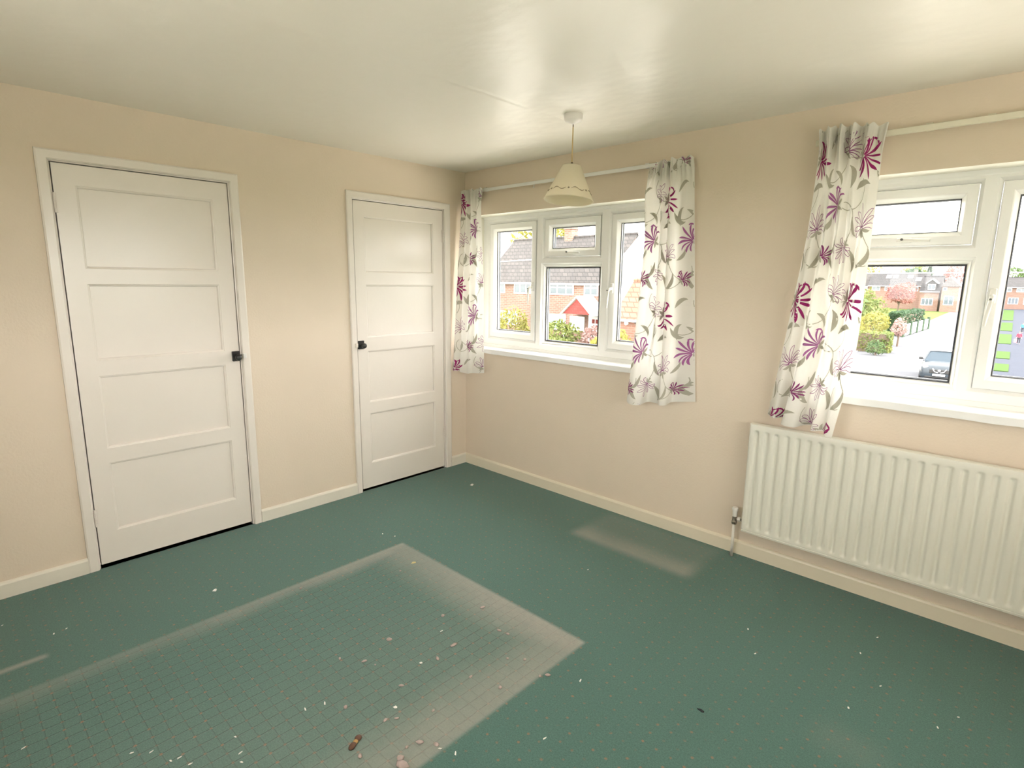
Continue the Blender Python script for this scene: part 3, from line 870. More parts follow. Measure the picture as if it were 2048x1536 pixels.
# --- curtain on the right of window 1, with one wide flat panel
C2 = [
 [(1.645, -.075, 2.130), (1.680, -.060, 2.150), (1.700, -.085, 2.160), (1.722, -.055, 2.163), (1.742, -.085, 2.165), (1.765, -.052, 2.166), (1.785, -.080, 2.168), (1.815, -.058, 2.170), (1.850, -.052, 2.172), (1.892, -.048, 2.173)],
 [(1.640, -.085, 1.990), (1.662, -.115, 2.000), (1.690, -.090, 2.020), (1.716, -.060, 2.03), (1.742, -.088, 2.03), (1.765, -.056, 2.03), (1.790, -.085, 2.03), (1.820, -.058, 2.035), (1.862, -.052, 2.04), (1.905, -.046, 2.04)],
 [(1.655, -.080, 1.72), (1.675, -.112, 1.72), (1.705, -.100, 1.72), (1.730, -.065, 1.72), (1.755, -.095, 1.72), (1.775, -.060, 1.72), (1.795, -.090, 1.72), (1.820, -.056, 1.72), (1.872, -.050, 1.72), (1.925, -.044, 1.72)],
 [(1.630, -.085, 1.20), (1.655, -.130, 1.20), (1.700, -.125, 1.20), (1.725, -.080, 1.20), (1.760, -.105, 1.20), (1.785, -.070, 1.20), (1.815, -.100, 1.20), (1.835, -.056, 1.20), (1.900, -.048, 1.20), (1.960, -.040, 1.20)],
 [(1.590, -.065, .812), (1.605, -.120, .795), (1.655, -.160, .785), (1.712, -.150, .785), (1.725, -.095, .795), (1.790, -.090, .795), (1.818, -.118, .795), (1.850, -.105, .797), (1.862, -.052, .808), (1.990, -.036, .826)],
]
make_curtain('floral curtain with a wide flat panel on the pier between the windows', C2, [0, .095, .32, .70, 1], (-.17, .10), 160, 66, [1.35, 1.3, 1.6, 1.5, 1.3])
# --- curtain on the left of window 2, hanging over the radiator
C3 = [
 [(2.520, -.085, 2.190), (2.545, -.070, 2.193), (2.568, -.100, 2.196), (2.592, -.068, 2.196), (2.618, -.100, 2.195), (2.642, -.066, 2.193), (2.668, -.100, 2.191), (2.695, -.066, 2.188), (2.725, -.098, 2.184), (2.755, -.072, 2.180), (2.792, -.080, 2.175)],
 [(2.530, -.088, 2.075), (2.552, -.074, 2.075), (2.574, -.104, 2.075), (2.596, -.072, 2.075), (2.620, -.104, 2.075), (2.643, -.070, 2.075), (2.667, -.104, 2.075), (2.692, -.070, 2.075), (2.720, -.100, 2.07), (2.748, -.076, 2.07), (2.782, -.082, 2.07)],
 [(2.512, -.085, 1.72), (2.545, -.110, 1.72), (2.574, -.080, 1.72), (2.602, -.112, 1.72), (2.626, -.078, 1.72), (2.650, -.110, 1.72), (2.672, -.078, 1.72), (2.698, -.112, 1.72), (2.720, -.080, 1.72), (2.748, -.104, 1.72), (2.780, -.085, 1.72)],
 [(2.455, -.080, 1.22), (2.500, -.118, 1.22), (2.540, -.090, 1.22), (2.568, -.126, 1.22), (2.612, -.122, 1.22), (2.632, -.080, 1.22), (2.660, -.118, 1.22), (2.690, -.112, 1.22), (2.705, -.078, 1.22), (2.740, -.108, 1.22), (2.775, -.090, 1.22)],
 [(2.405, -.075, .832), (2.450, -.110, .828), (2.492, -.085, .832), (2.502, -.135, .812), (2.560, -.140, .808), (2.585, -.100, .812), (2.628, -.098, .818), (2.640, -.140, .806), (2.690, -.132, .812), (2.705, -.150, .795), (2.735, -.148, .793)],
]
make_curtain('floral curtain beside the window above the radiator', C3, [0, .085, .34, .70, 1], (-.03, .02), 180, 66, [1.4, 1.4, 1.8, 1.7, 1.45])

# ------------------------------------------------------------------ pendant lamp
LX, LY = 1.56, -.675
lamp = tag(empty('pendant_lamp', (LX, LY, H)), 'cream cone pendant lampshade on a gold cord from the ceiling', 'lamp')
pb = lambda mb, nm, mt_, sm=True, par=None: mb.build(nm, mt_, par or lamp, smooth=sm)
autosmooth(pb(MB().lathe((0, 0, 0), [(.0, 0), (.046, 0), (.047, -.004), (.045, -.024), (.041, -.030), (.012, -.043), (.006, -.046), (.0, -.046)], 36), 'ceiling_rose', 'rose_white'))
pb(MB().tube([(0, 0, -.044), (-.0005, .0005, -.062)], .0024, 10), 'cord_grip', 'brass_dark')
pb(MB().tube([(-.0005, .0005, -.060), (-.002, .001, -.15), (-.003, .002, -.232)], .0030, 10), 'cord', 'cord_gold')
ST = -.238
pb(MB().lathe((-.003, .002, ST), [(.0, .014), (.005, .014), (.006, 0), (.011, -.004), (.018, -.012), (.018, -.060), (.014, -.062), (.0, -.062)], 18), 'lampholder', 'brass_dark')
sh = empty('lamp_shade', (-.003, .002, ST)); sh.parent = lamp; sh.rotation_euler = (Matrix.Rotation(math.radians(-4.5), 3, Vector((.788, .614, 0))) @ Matrix.Rotation(math.radians(-4), 3, Vector((.614, -.788, 0)))).to_euler()
# shade as one mesh
rt, rb, hs = .050, .126, -.165
prof = [(rt*.55, -.006), (rt*.94, -.004), (rt, -.010), (rb-.004, hs), (rb, hs-.006), (rb-.002, hs-.010), (rb-.006, hs-.006), (rt-.004, -.016), (rt*.55, -.009)]
s_ = MB().lathe((0, 0, 0), prof, 56).build('shade_cone', 'shade_cream', sh, smooth=True)
lamp_shade = sh
# scalloped stitched decoration around the skirt of the shade
def cone_pt(a, f, off=.0010):
    r_ = rt+(rb-.004-rt)*f; z = -.010+(hs+.010)*f
    return ((r_+off)*math.cos(a), (r_+off)*math.sin(a), z+off*.4)
dec = MB()
nsc = 7
for k in range(nsc):
    a0 = 2*math.pi*k/nsc
    aw = 2*math.pi/nsc
    for (u0, u1, sg) in ((.10, .48, 1), (.44, .82, -1)):
        pts = []
        for q in range(13):
            u = u0+(u1-u0)*q/12
            pts.append(cone_pt(a0+aw*u, .80-sg*.052*math.sin(math.pi*q/12)+.010*sg))
        dec.tube(pts, [.0007+.0011*math.sin(math.pi*q/12) for q in range(13)], 6)
    for (du, df) in ((.93, .80), (.96, .775), (.99, .80), (.96, .815)):
        p_ = cone_pt(a0+aw*du, df); dec.lathe(p_, [(.0, -.002), (.0028, 0), (.0, .002)], 8)
dec.build('shade_trim', 'shade_trim', sh)

# ------------------------------------------------------------------ bits on the carpet
def lint(x, y, s, seed):
    r_ = random.Random(seed); mb = MB()
    n1, n2 = 7, 5; el = r_.uniform(1.0, 1.9); ro = r_.uniform(0, 3.14)
    vs = []; fs = []
    for i in range(n2+1):
        th = math.pi*i/n2
        for k in range(n1):
            ph = 2*math.pi*k/n1; rr_ = s*(1+r_.uniform(-.28, .28))
            px, py = rr_*el*math.sin(th)*math.cos(ph), rr_*math.sin(th)*math.sin(ph)
            vs.append((px*math.cos(ro)-py*math.sin(ro), px*math.sin(ro)+py*math.cos(ro), s*.62+s*.62*math.cos(th)))
    for i in range(n2):
        for k in range(n1): fs.append((i*n1+k, i*n1+(k+1) % n1, (i+1)*n1+(k+1) % n1, (i+1)*n1+k))
    mb.add(vs, fs)
    return mb.build('lint_tuft', 'lint_pink', smooth=True, loc=(x, y, 0))
def scrap(x, y, l, wd, seed, mat='scrap_white'):
    r_ = random.Random(seed); mb = MB(); a = r_.uniform(0, math.pi)
    c_, s_ = math.cos(a), math.sin(a)
    pts = [(-l/2, -wd/2*r_.uniform(.4, 1)), (l*.1, -wd/2), (l/2, -wd*.2), (l/2*r_.uniform(.6, 1), wd/2*r_.uniform(.3, 1)), (-l*.3, wd/2)]
    n = len(pts); vs = []
    zc = [0, .0015, .003, .002, 0]
    for dz in (.0002, .0014):
        for i, (px, py) in enumerate(pts): vs.append((px*c_-py*s_, px*s_+py*c_, zc[i]+dz))
    fs = [tuple(range(n))[::-1], tuple(range(n, 2*n))]+[(i, (i+1) % n, n+(i+1) % n, n+i) for i in range(n)]
    return mb.add(vs, fs).build('paper_scrap', mat, loc=(x, y, 0))
LINT = [(.917, -1.902, .006), (1.563, -1.829, .009), (1.59, -1.561, .0085), (1.783, -1.663, .0085), (1.801, -1.764, .007), (1.606, -1.976, .006), (1.523, -2.037, .0055), (1.774, -2.157, .007), (1.993, -2.234, .007),
        (1.121, -1.46, .005), (1.668, -1.388, .007), (2.179, -1.528, .007), (2.160, -1.552, .005), (2.096, -1.705, .008), (2.132, -2.035, .007), (2.084, -2.068, .007), (1.924, -2.092, .006), (2.093, -2.150, .010), (2.122, -2.160, .013),
        (1.846, -1.459, .006), (1.890, -1.450, .006), (2.001, -1.566, .006), (2.054, -1.522, .006), (1.654, -1.957, .004), (1.973, -1.74, .005), (1.825, -1.954, .006), (2.007, -1.95, .005), (2.071, -2.110, .006), (1.945, -2.060, .005)]
for i, (x, y, s) in enumerate(LINT):
    lb = {17: 'medium lint clump touching the largest one at the bed outline edge', 18: 'largest pinkish lint clump at the bed outline edge'}.get(i, 'small pinkish grey lint tuft on the dusty bed outline')
    tag(lint(x, y, s, 100+i), lb, 'lint', 'lint tufts on the carpet')
WHITE = [(1.773, -1.824), (1.898, -2.032), (2.201, -2.014), (1.747, -2.503), (1.64, -2.617), (1.59, -2.633), (1.584, -2.656), (1.501, -2.688), (1.462, -2.732), (1.193, -2.968),
         (1.67, -1.636), (2.286, -1.462), (2.367, -1.767), (2.151, -2.036), (1.708, -2.492), (1.631, -2.478), (1.702, -2.198), (1.679, -2.26),
         (3.118, -.688), (2.618, -.683), (3.015, -.52), (3.042, -.348), (3.305, -.787), (2.704, -.83), (3.351, -.677), (3.06, -.9), (1.808, -.756), (.285, -2.943), (.516, -2.799), (.509, -2.755), (.761, -1.243), (.682, -1.276)]
for i, (x, y) in enumerate(WHITE):
    big = {0: (.014, .012), 1: (.018, .013)}.get(i, (.014, .0055) if i < 18 else (.008, .006))
    lb = 'roundish white paper flake on the dusty bed outline' if i == 0 else 'folded white paper flake on the dusty bed outline' if i == 1 else 'tiny white sliver on the carpet around the bed outline' if i < 18 else 'tiny white crumb on the clean carpet towards the radiator' if i < 27 else 'tiny white crumb on the clean carpet towards the doors'
    tag(scrap(x, y, big[0], big[1], 200+i), lb, 'paper scrap', 'white flecks on the carpet')
tag(scrap(.449, -.342, .032, .022, 5), 'largest white scrap, on the carpet near the room corner', 'paper scrap')
tag(scrap(.635, -2.2, .020, .018, 6), 'white crumb on the carpet between the door and the bed outline', 'paper scrap')
tag(scrap(1.097, -1.356, .026, .020, 8, 'scrap_yellow'), 'yellowish scrap on the dusty corner of the bed outline', 'paper scrap')
hk = tag(empty('seed_husk', (1.936, -2.216, 0), math.radians(118)), 'dark brown two-lobed seed husk on the carpet', 'husk')
def blob(cx, sx_, sy_, sz_):
    mb = MB().lathe((0, 0, 0), [(.0, -1), (.5, -.86), (.86, -.5), (1, 0), (.86, .5), (.5, .86), (.0, 1)], 14)
    mb.v = [(cx+x*sx_, y*sy_, sz_+z*sz_) for x, y, z in mb.v]; return mb
blob(-.017, .017, .011, .006).build('lobe', 'husk_brown', hk, smooth=True)
blob(.018, .013, .0115, .006).build('lobe', 'husk_brown', hk, smooth=True)
blob(.002, .009, .009, .0055).build('waist', 'husk_tan', hk, smooth=True)
sp = MB(); r_ = random.Random(3)
pts = [(math.cos(a)*.016*r_.uniform(.6, 1), math.sin(a)*.007*r_.uniform(.6, 1)) for a in [i*math.pi/5 for i in range(10)]]
sp.prism(pts, 'z', 0, .0018)
tag(sp.build('dark_speck', 'stain_dark', loc=(2.685, -1.283, 0)), 'black speck on the open carpet right of the bed outline', 'speck')


# ------------------------------------------------------------------ added fill windows out of view (extra daylight for the room)
def fill_window(name, axis, hole, d, inward, label):
    """added three-light window for fill light; d: wall face in the room, inward: +1/-1 direction from the wall into the room"""
    win = tag(empty(name), label, 'window', kind='structure')
    y = d-.14*inward
    n_ = 3; mw = .07; fw = .065
    lw = (hole[1]-hole[0]-2*fw-(n_-1)*mw)/n_
    ap = [(hole[0]+fw+i*(lw+mw), hole[0]+fw+i*(lw+mw)+lw, hole[2]+fw, hole[3]-fw) for i in range(n_)]
    f = MB().plate(axis, hole, ap, y).plate(axis, hole, ap, y-.07*inward)
    for a in ap: f.ring(axis, a, [(0, y), (0, y-.07*inward)], close=False)
    f.build('frame', 'upvc', win)
    def bx2(a0, a1, d0, d1, z0, z1):
        d0, d1 = min(d0, d1), max(d0, d1)
        return MB().box(a0, a1, d0, d1, z0, z1) if axis == 'y' else MB().box(d0, d1, a0, a1, z0, z1)
    for a in ap: bx2(a[0]-.005, a[1]+.005, y-.04*inward, y-.036*inward, a[2]-.005, a[3]+.005).build('pane', 'window_glass', win)
    bx2(hole[0]+.001, hole[1]-.001, y, d+.03*inward, hole[2]-.001, hole[2]+.02).build('window_sill', 'sill_white', win)
fill_window('window_3', 'y', W3, YF, 1, 'white window added behind the viewer for fill light')
fill_window('window_4', 'x', W4, XR, -1, 'white window added in the side wall for fill light')

# ------------------------------------------------------------------ outside: ground
GZ = -3.6
xr0 = lambda y: 1.14-.046*(y-42)
def flat(name, poly, z, mat, label, cat, kind='structure'):
    mb = MB().prism(poly, 'z', z-.15, z)
    return tag(mb.build(name, mat), label, cat, kind=kind)
flat('ground', [(-260, -260), (260, -260), (260, 420), (-260, 420)], GZ, 'lawn', 'grassy ground outside the house', 'ground')
flat('bounce_paving', [(-14, -22), (20, -22), (20, -3.95), (-14, -3.95)], GZ+.04, 'concrete_pale', 'pale paving added out of view to bounce light indoors', 'bounce_paving')  # added behind the house as a pale, unseen light reflector
flat('bounce_yard', [(XR+.6, -3.9), (26, -3.9), (26, 2.9), (XR+.6, 2.9)], GZ+.04, 'concrete_pale', 'pale paving added out of view to bounce light up through the side window', 'yard')  # unseen pale ground added to bounce daylight onto ceiling and upper walls
flat('front_street', [(-60, 3), (40, 3), (40, 13.8), (-60, 13.8)], GZ+.04, 'concrete_pale', 'pale street in front of the house', 'road')
flat('near_verge', [(-60, 14), (xr0(14)-8.2, 14), (xr0(22)-8.2, 22), (-60, 22)], GZ+.04, 'concrete_pale', 'pale pavement across the street', 'pavement')
xr = lambda y: 1.14-.046*(y-42)              # verge edge of the side street
flat('road', [(xr(14)-8.0, 14), (xr(14), 14), (xr(330), 330), (xr(330)-8.0, 330)], GZ+.03, 'road_tar', 'grey tarmac street seen through the window over the radiator', 'road')
flat('forecourt', [(xr(24)-17, 24), (xr(24)-8.05, 24), (xr(64)-8.05, 64), (xr(64)-17, 64)], GZ+.05, 'concrete_pale', 'pale sunlit forecourt beside the street', 'forecourt')
flat('pavement', [(xr(14)+.1, 14), (xr(14)+5.2, 14), (xr(330)+5.2, 330), (xr(330)+.1, 330)], GZ+.06, 'pavement_slab', 'blue grey pavement along the street', 'pavement')
for (ya, yb) in ((35, 39.5), (41.8, 46.0), (49.9, 55.6), (64, 77.5), (84, 104), (112, 162)):
    o = MB().prism([(xr(ya)+.05, ya), (xr(ya)+.85+.0085*(ya-40), ya), (xr(yb)+.85+.0085*(yb-40), yb), (xr(yb)+.05, yb)], 'z', GZ+.05, GZ+.11).build('grass_verge', 'verge_green')
    k_ = {35: 'grass verge square next to the dark car', 41.8: 'second grass verge square from the dark car', 49.9: 'third grass verge square from the dark car', 64: 'grass verge square beside the person in red', 84: 'grass verge strip just past the person in blue', 112: 'long grass verge strip leading to the far terrace'}[ya]
    tag(o, k_, 'grass', 'grass verge squares')

# ------------------------------------------------------------------ outside: buildings
def ext_window(par, x0, x1, y, z0, z1, bars=(), trans=None, pane='ext_glass'):
    f = MB().ring('y', (x0, x1, z0, z1), [(0, y+.05), (0, y-.06), (.10, y-.06), (.10, y+.05)])
    for bx_ in bars: f.box(bx_-.05, bx_+.05, y-.055, y+.02, z0+.05, z1-.05)
    if trans: f.box(x0+.05, x1-.05, y-.05, y+.02, trans-.04, trans+.04)
    fo = f.build('window', 'ext_frame', par)
    xs_ = [x0+.1, *bars, x1-.1]
    for i in range(len(xs_)-1):
        MB().box(xs_[i]+(.05 if i else 0), xs_[i+1]-(.05 if i+2 < len(xs_) else 0), y-.035, y-.02, z0+.1, z1-.1).build('pane', pane, fo)
    return fo
def gable_house(name, x0, x1, y0, y1, ze, zr, wall, roof, label, cat='house', oh=.35):
    r_ = tag(empty(name, (0, 0, 0)), label, cat)
    ym = (y0+y1)/2
    MB().prism([(y0, GZ), (y1, GZ), (y1, ze), (ym, zr-.12), (y0, ze)], 'x', x0, x1).build('wall', wall, r_)
    sl = (zr-ze)/(ym-y0)
    for s_, ya in ((1, y0), (-1, y1)):
        e_ = ya-s_*oh
        MB().prism([(e_, ze-sl*oh), (ym, zr), (ym, zr+.16), (e_, ze-sl*oh+.16)], 'x', x0-.2, x1+.2).build('roof_slope', roof, r_)
    MB().tube([(x0-.2, ym, zr+.14), (x1+.2, ym, zr+.14)], .13, 8).build('ridge_tiles', roof, r_)
    MB().box(x0-.1, x1+.1, y0-oh-.10, y0-oh+.02, ze-sl*oh-.05, ze-sl*oh+.09).build('gutter', 'ext_frame', r_)
    return r_

A = gable_house('brick_house', -34.2, -21.25, 33, 41, 1.62, 5.15, 'house_brick', 'roof_grey', 'red brick semi with grey tiled roof and chimney across the road')
ext_window(A, -33.2, -31.72, 33, .45, 1.40, (-32.4,))
ext_window(A, -30.6, -28.65, 33, .45, 1.42, (-29.9, -29.2))
ext_window(A, -26.6, -24.15, 33, .45, 1.42, (-25.8, -24.9), 1.05)
ext_window(A, -23.13, -21.80, 33, .45, 1.44, (-22.5,), 1.05)
ext_window(A, -32.9, -30.2, 33, -2.3, -1.10, (-32.0, -31.1))
ext_window(A, -26.55, -24.86, 33, -2.35, -1.12, (-25.9,), -1.4, 'ext_door_blue')
ext_window(A, -24.40, -22.98, 33, -2.30, -1.18, (), -1.9, 'ext_curtain')
d_ = MB().box(-22.42, -21.55, 32.93, 33.02, -3.55, -1.12).build('front_door', 'ext_frame', A)
for kz in range(4):
    for kx in range(2): MB().box(-22.22+kx*.34, -21.98+kx*.34, 32.90, 32.94, -3.0+kz*.45, -2.68+kz*.45).build('door_pane', 'tile_red', d_)
ch_ = MB().box(-28.1, -27.3, 36.6, 37.5, 4.4, 6.15); ch_.box(-28.17, -27.23, 36.53, 37.57, 5.95, 6.1); chb = ch_.build('chimney', 'house_brick', A)
for px_ in (-27.95, -27.5): MB().lathe((px_, 37.05, 6.15), [(.13, 0), (.11, .35), (.09, .35), (.0, .34)], 10).build('chimney_pot', 'roof_orange', chb)
# porch
MB().prism([(-23.6, -.88), (-21.0, -.88), (-22.26, .27)], 'y', 31.0, 31.12).build('porch_gable', 'tile_red', A)
pr_ = MB()
for s_, xe in ((1, -23.75), (-1, -20.85)):
    pr_.add([(xe, 30.85, -.98), (-22.27, 30.85, .34), (-22.27, 33.0, .34), (xe, 33.0, -.98), (xe, 30.85, -.86), (-22.27, 30.85, .46), (-22.27, 33.0, .46), (xe, 33.0, -.86)],
            [(0, 1, 2, 3), (7, 6, 5, 4), (0, 4, 5, 1), (1, 5, 6, 2), (2, 6, 7, 3), (3, 7, 4, 0)])
pr_.build('porch_roof', 'render_white', A)  # sun glare on the slope is put into the roof colour as white
for px_ in (-23.5, -21.1): MB().box(px_-.07, px_+.07, 31.0, 31.14, GZ, -.9).build('porch_post', 'ext_frame', A)

B = tag(empty('white_gabled_house'), 'white rendered gable end rising beside the brick semi', 'house')
MB().prism([(-20.4, GZ), (-9.6, GZ), (-9.6, 1.67), (-15.0, 7.35), (-20.4, 1.67)], 'y', 32.0, 41.5).build('wall', 'render_white', B)
for s_ in (1, -1):
    xe = -15-s_*5.75
    MB().add([(xe, 31.75, 1.30), (-15, 31.75, 7.40), (-15, 41.8, 7.40), (xe, 41.8, 1.30), (xe, 31.75, 1.48), (-15, 31.75, 7.58), (-15, 41.8, 7.58), (xe, 41.8, 1.48)],
             [(0, 1, 2, 3), (7, 6, 5, 4), (0, 4, 5, 1), (1, 5, 6, 2), (2, 6, 7, 3), (3, 7, 4, 0)]).build('roof_slope', 'render_white' if s_ > 0 else 'roof_grey', B)
Gg = gable_house('brick_outbuilding', -16.1, -10.2, 27, 31.2, -.55, 1.5, 'garage_brick', 'roof_orange', 'low brick outbuilding with an orange tiled roof by the white gable', 'outbuilding', .25)
MB().tube([(-15.41, 27.02, -.95), (-15.41, 26.90, -.95)], .13, 16).build('round_vent', 'ext_frame', Gg)
MB().box(-14.78, -14.55, 26.86, 27.0, -.95, -.72).build('wall_lamp', 'car_trim', Gg)

C_ = gable_house('terrace_house', -28.0, -17.3, 150, 158, 1.65, 4.15, 'house_brick', 'roof_dark', 'distant terrace with dark roof and four roof lights', 'house', .4)
sl_ = 2.5/4
for (x_, z_) in ((-24.7, 3.3), (-23.4, 3.3), (-20.6, 3.35), (-18.9, 2.75)):
    yy = 150+(z_-1.65)/sl_
    MB().add([(x_-.5, yy-.5, z_-.31+.18), (x_+.5, yy-.5, z_-.31+.18), (x_+.5, yy+.5, z_+.31+.18), (x_-.5, yy+.5, z_+.31+.18), (x_-.5, yy-.5, z_-.31+.30), (x_+.5, yy-.5, z_-.31+.30), (x_+.5, yy+.5, z_+.31+.30), (x_-.5, yy+.5, z_+.31+.30)],
             [(3, 2, 1, 0), (4, 5, 6, 7), (0, 1, 5, 4), (1, 2, 6, 5), (2, 3, 7, 6), (3, 0, 4, 7)]).build('roof_light', 'ext_frame', C_)
for x_ in (-26.5, -24.0, -19.3): ext_window(C_, x_-.8, x_+.8, 150, .35, 1.3, (x_,))
MB().box(-20.2, -19.6, 153.6, 154.4, 3.9, 5.1).build('chimney', 'house_brick', C_)
C0 = gable_house('terrace_house', -44, -28.6, 152, 160, 1.5, 4.3, 'render_white', 'roof_grey', 'distant pale house at the terrace end behind the trees', 'house', .4)
D_ = gable_house('dormer_house', -16.9, -13.75, 142.2, 149.4, .55, 3.4, 'house_brick', 'roof_dark', 'distant house with a white trimmed gable dormer', 'house', .3)
MB().prism([(-15.95, .6), (-14.3, .6), (-14.3, 2.05), (-15.12, 2.75), (-15.95, 2.05)], 'y', 142.1, 145.8).build('dormer', 'roof_dark', D_)
for a_, b_ in (((-16.15, 1.95), (-15.12, 2.85)), ((-15.12, 2.85), (-14.1, 1.95))):
    MB().prism([a_, b_, (b_[0], b_[1]+.18), (a_[0], a_[1]+.18)], 'y', 141.9, 145.9).build('barge_board', 'ext_frame', D_)
ext_window(D_, -15.75, -14.5, 142.1, .8, 1.9, (-15.12,))
ext_window(D_, -16.6, -14.6, 142.2, -2.4, -1.0, (-15.9, -15.3))
E_ = tag(empty('hipped_house'), 'distant brick house with a pyramid hipped roof', 'house')
MB().box(-13.1, -10.4, 140, 146, GZ, 1.6).build('wall', 'house_brick', E_)
MB().add([(-13.4, 139.7, 1.45), (-10.1, 139.7, 1.45), (-10.1, 146.3, 1.45), (-13.4, 146.3, 1.45), (-12.3, 142, 3.35), (-11.9, 144, 3.35)],
         [(0, 1, 5, 4), (1, 2, 5), (2, 3, 4, 5), (3, 0, 4), (3, 2, 1, 0)]).build('roof', 'roof_grey', E_)
ext_window(E_, -12.95, -12.3, 140, .6, 1.3)
ext_window(E_, -12.6, -11.0, 140, -2.2, -.4, (-11.8,))
F_ = gable_house('far_terrace_house', -9.5, 9, 172, 180, 1.6, 3.55, 'house_brick', 'roof_dark', 'far terrace at the end of the street', 'house', .4)
for x_ in (-7.5, -4.6, -2.2, .6, 3.4): ext_window(F_, x_-.8, x_+.8, 172, .4, 1.25, (x_,))
for x_ in (-6.4, -3.3, -.6): ext_window(F_, x_-.9, x_+.9, 172, -2.4, -.9, (x_-.3, x_+.3))

# ------------------------------------------------------------------ outside: planting
def foliage(name, c, rad_, n, leaf_, mat, label, cat='shrub', group=None, trunk=None, seed=1, flat_=False):
    r_ = random.Random(seed)
    root = tag(empty(name, (c[0], c[1], GZ)), label, cat, group)
    mb = MB()
    for i in range(n):
        # points in an irregular ellipsoid shell
        while True:
            v = Vector((r_.uniform(-1, 1), r_.uniform(-1, 1), r_.uniform(-1, 1)))
            if .05 < v.length < 1: break
        rr_ = v.normalized()*(.55+.45*r_.random()**.5)
        bl = 1+.16*math.sin(3.1*rr_.x+seed)+.14*math.sin(4.3*rr_.z+2*seed)+.1*math.sin(5*rr_.y)
        p = Vector((rr_.x*rad_[0]*bl, rr_.y*rad_[1]*bl, rr_.z*rad_[2]*bl+c[2]-GZ))
        if p.z < .05: p.z = .05+.2*r_.random()
        a = Vector((r_.gauss(0, 1), r_.gauss(0, 1), r_.gauss(0, 1))).normalized(); b_ = a.orthogonal().normalized()
        l_ = leaf_*r_.uniform(.6, 1.3)
        mb.add([p-a*l_, p+b_*l_*.45, p+a*l_, p-b_*l_*.45], [(0, 1, 2, 3)])
    f = mb.build('foliage', mat, root, recalc=False); f['kind'] = 'stuff'
    zt = max(.3, c[2]-GZ)
    tk = MB().tube([(0, 0, -.05), (0.03, .02, zt*.5), (0, 0, zt)], [trunk or .08, (trunk or .08)*.8, (trunk or .08)*.4], 8)
    for q in range(4):
        a = q*1.6+seed; tk.tube([(0, 0, zt*.45), (math.cos(a)*rad_[0]*.5, math.sin(a)*rad_[1]*.5, zt+rad_[2]*.3)], [(trunk or .08)*.5, .02], 6)
    tk.build('trunk', 'bark', root)
    return root
def hedge(name, x0, x1, y0, y1, z1, n, leaf_, mat, label, seed):
    r_ = random.Random(seed); root = tag(empty(name, ((x0+x1)/2, (y0+y1)/2, GZ)), label, 'hedge')
    mb = MB(); hx, hy, hz = (x1-x0)/2, (y1-y0)/2, z1-GZ
    core = MB().box(-hx+.12, hx-.12, -hy+.12, hy-.12, 0, hz-.12); core.build('inner_branches', 'bark', root)
    for i in range(n):
        p = [r_.uniform(-hx, hx), r_.uniform(-hy, hy), r_.uniform(.05, hz)]
        k = r_.random()
        if k < .4: p[1] = -hy+r_.uniform(0, .12)
        elif k < .6: p[2] = hz+r_.uniform(-.12, .05)
        elif k < .8: p[0] = hx-r_.uniform(0, .12)
        else: p[0] = -hx+r_.uniform(0, .12)
        p = Vector(p); a = Vector((r_.gauss(0, 1), r_.gauss(0, 1), r_.gauss(0, 1))).normalized(); b_ = a.orthogonal().normalized(); l_ = leaf_*r_.uniform(.6, 1.3)
        mb.add([p-a*l_, p+b_*l_*.5, p+a*l_, p-b_*l_*.5], [(0, 1, 2, 3)])
    f = mb.build('foliage', mat, root, recalc=False); f['kind'] = 'stuff'
# in front of the brick semi
hedge('hedge', -24.6, -19.9, 26.4, 27.4, -2.35, 1700, .11, 'leaf_lime', 'clipped yellow green hedge below the blue front window', 3)
foliage('shrub', (-22.3, 29.2, -2.2), (1.4, .9, 1.1), 900, .14, 'leaf_lime', 'rounded lime shrub in front of the porch', seed=4)
foliage('shrub', (-19.6, 29.6, -2.4), (1.0, .9, .95), 800, .12, 'leaf_pink', 'pinkish flowering shrub beside the white front door', seed=5)
hedge('hedge', -19.4, -16.6, 26.4, 27.2, -2.75, 900, .11, 'leaf_green', 'low green hedge between porch and outbuilding', 6)
foliage('shrub', (-15.0, 24.6, -2.3), (1.4, 1.0, 1.3), 900, .13, 'leaf_yellow', 'yellow shrub in front of the brick outbuilding', seed=7)
foliage('shrub', (-27.2, 29.2, -2.2), (1.9, 1.2, 1.35), 1100, .15, 'leaf_yellow', 'golden shrub under the bedroom window of the brick semi', seed=8)
foliage('tree', (-43, 52, 5.2), (4.4, 4.0, 3.6), 1800, .34, 'leaf_yellow', 'golden autumn tree above the roof of the brick semi', 'tree', trunk=.25, seed=9)
foliage('tree', (-33.5, 47, 4.0), (3.0, 3.0, 2.4), 1200, .30, 'leaf_dark', 'dark green tree behind the chimney of the brick semi', 'tree', trunk=.2, seed=10)
# along the side street
foliage('shrub', (-12.9, 71, -1.25), (2.8, 2.6, 2.4), 2600, .22, 'leaf_lime', 'big rounded shrub behind the white fence panels', trunk=.15, seed=11)
foliage('tree', (-12.2, 60, -1.0), (2.3, 2.2, 2.2), 1700, .20, 'leaf_green', 'leafy green tree beside the curtain edge', 'tree', trunk=.15, seed=12)
foliage('shrub', (-8.0, 55, -1.9), (1.3, 1.2, 1.2), 1100, .14, 'leaf_yellow', 'yellowish shrub in front of the big rounded shrub', seed=13)
foliage('shrub', (-5.7, 54, -1.95), (.65, .7, .7), 600, .11, 'leaf_pink', 'small pink flowering shrub next to the white fence', seed=14)
hedge('hedge', -8.6, -7.55, 66.0, 80.0, -1.25, 2600, .18, 'leaf_dark', 'dark green hedge behind the white fence panels', 15)
hedge('hedge', -9.6, -5.1, 47.4, 48.4, -2.05, 1300, .12, 'leaf_lime', 'low hedge across the front of the pink shrub', 16)
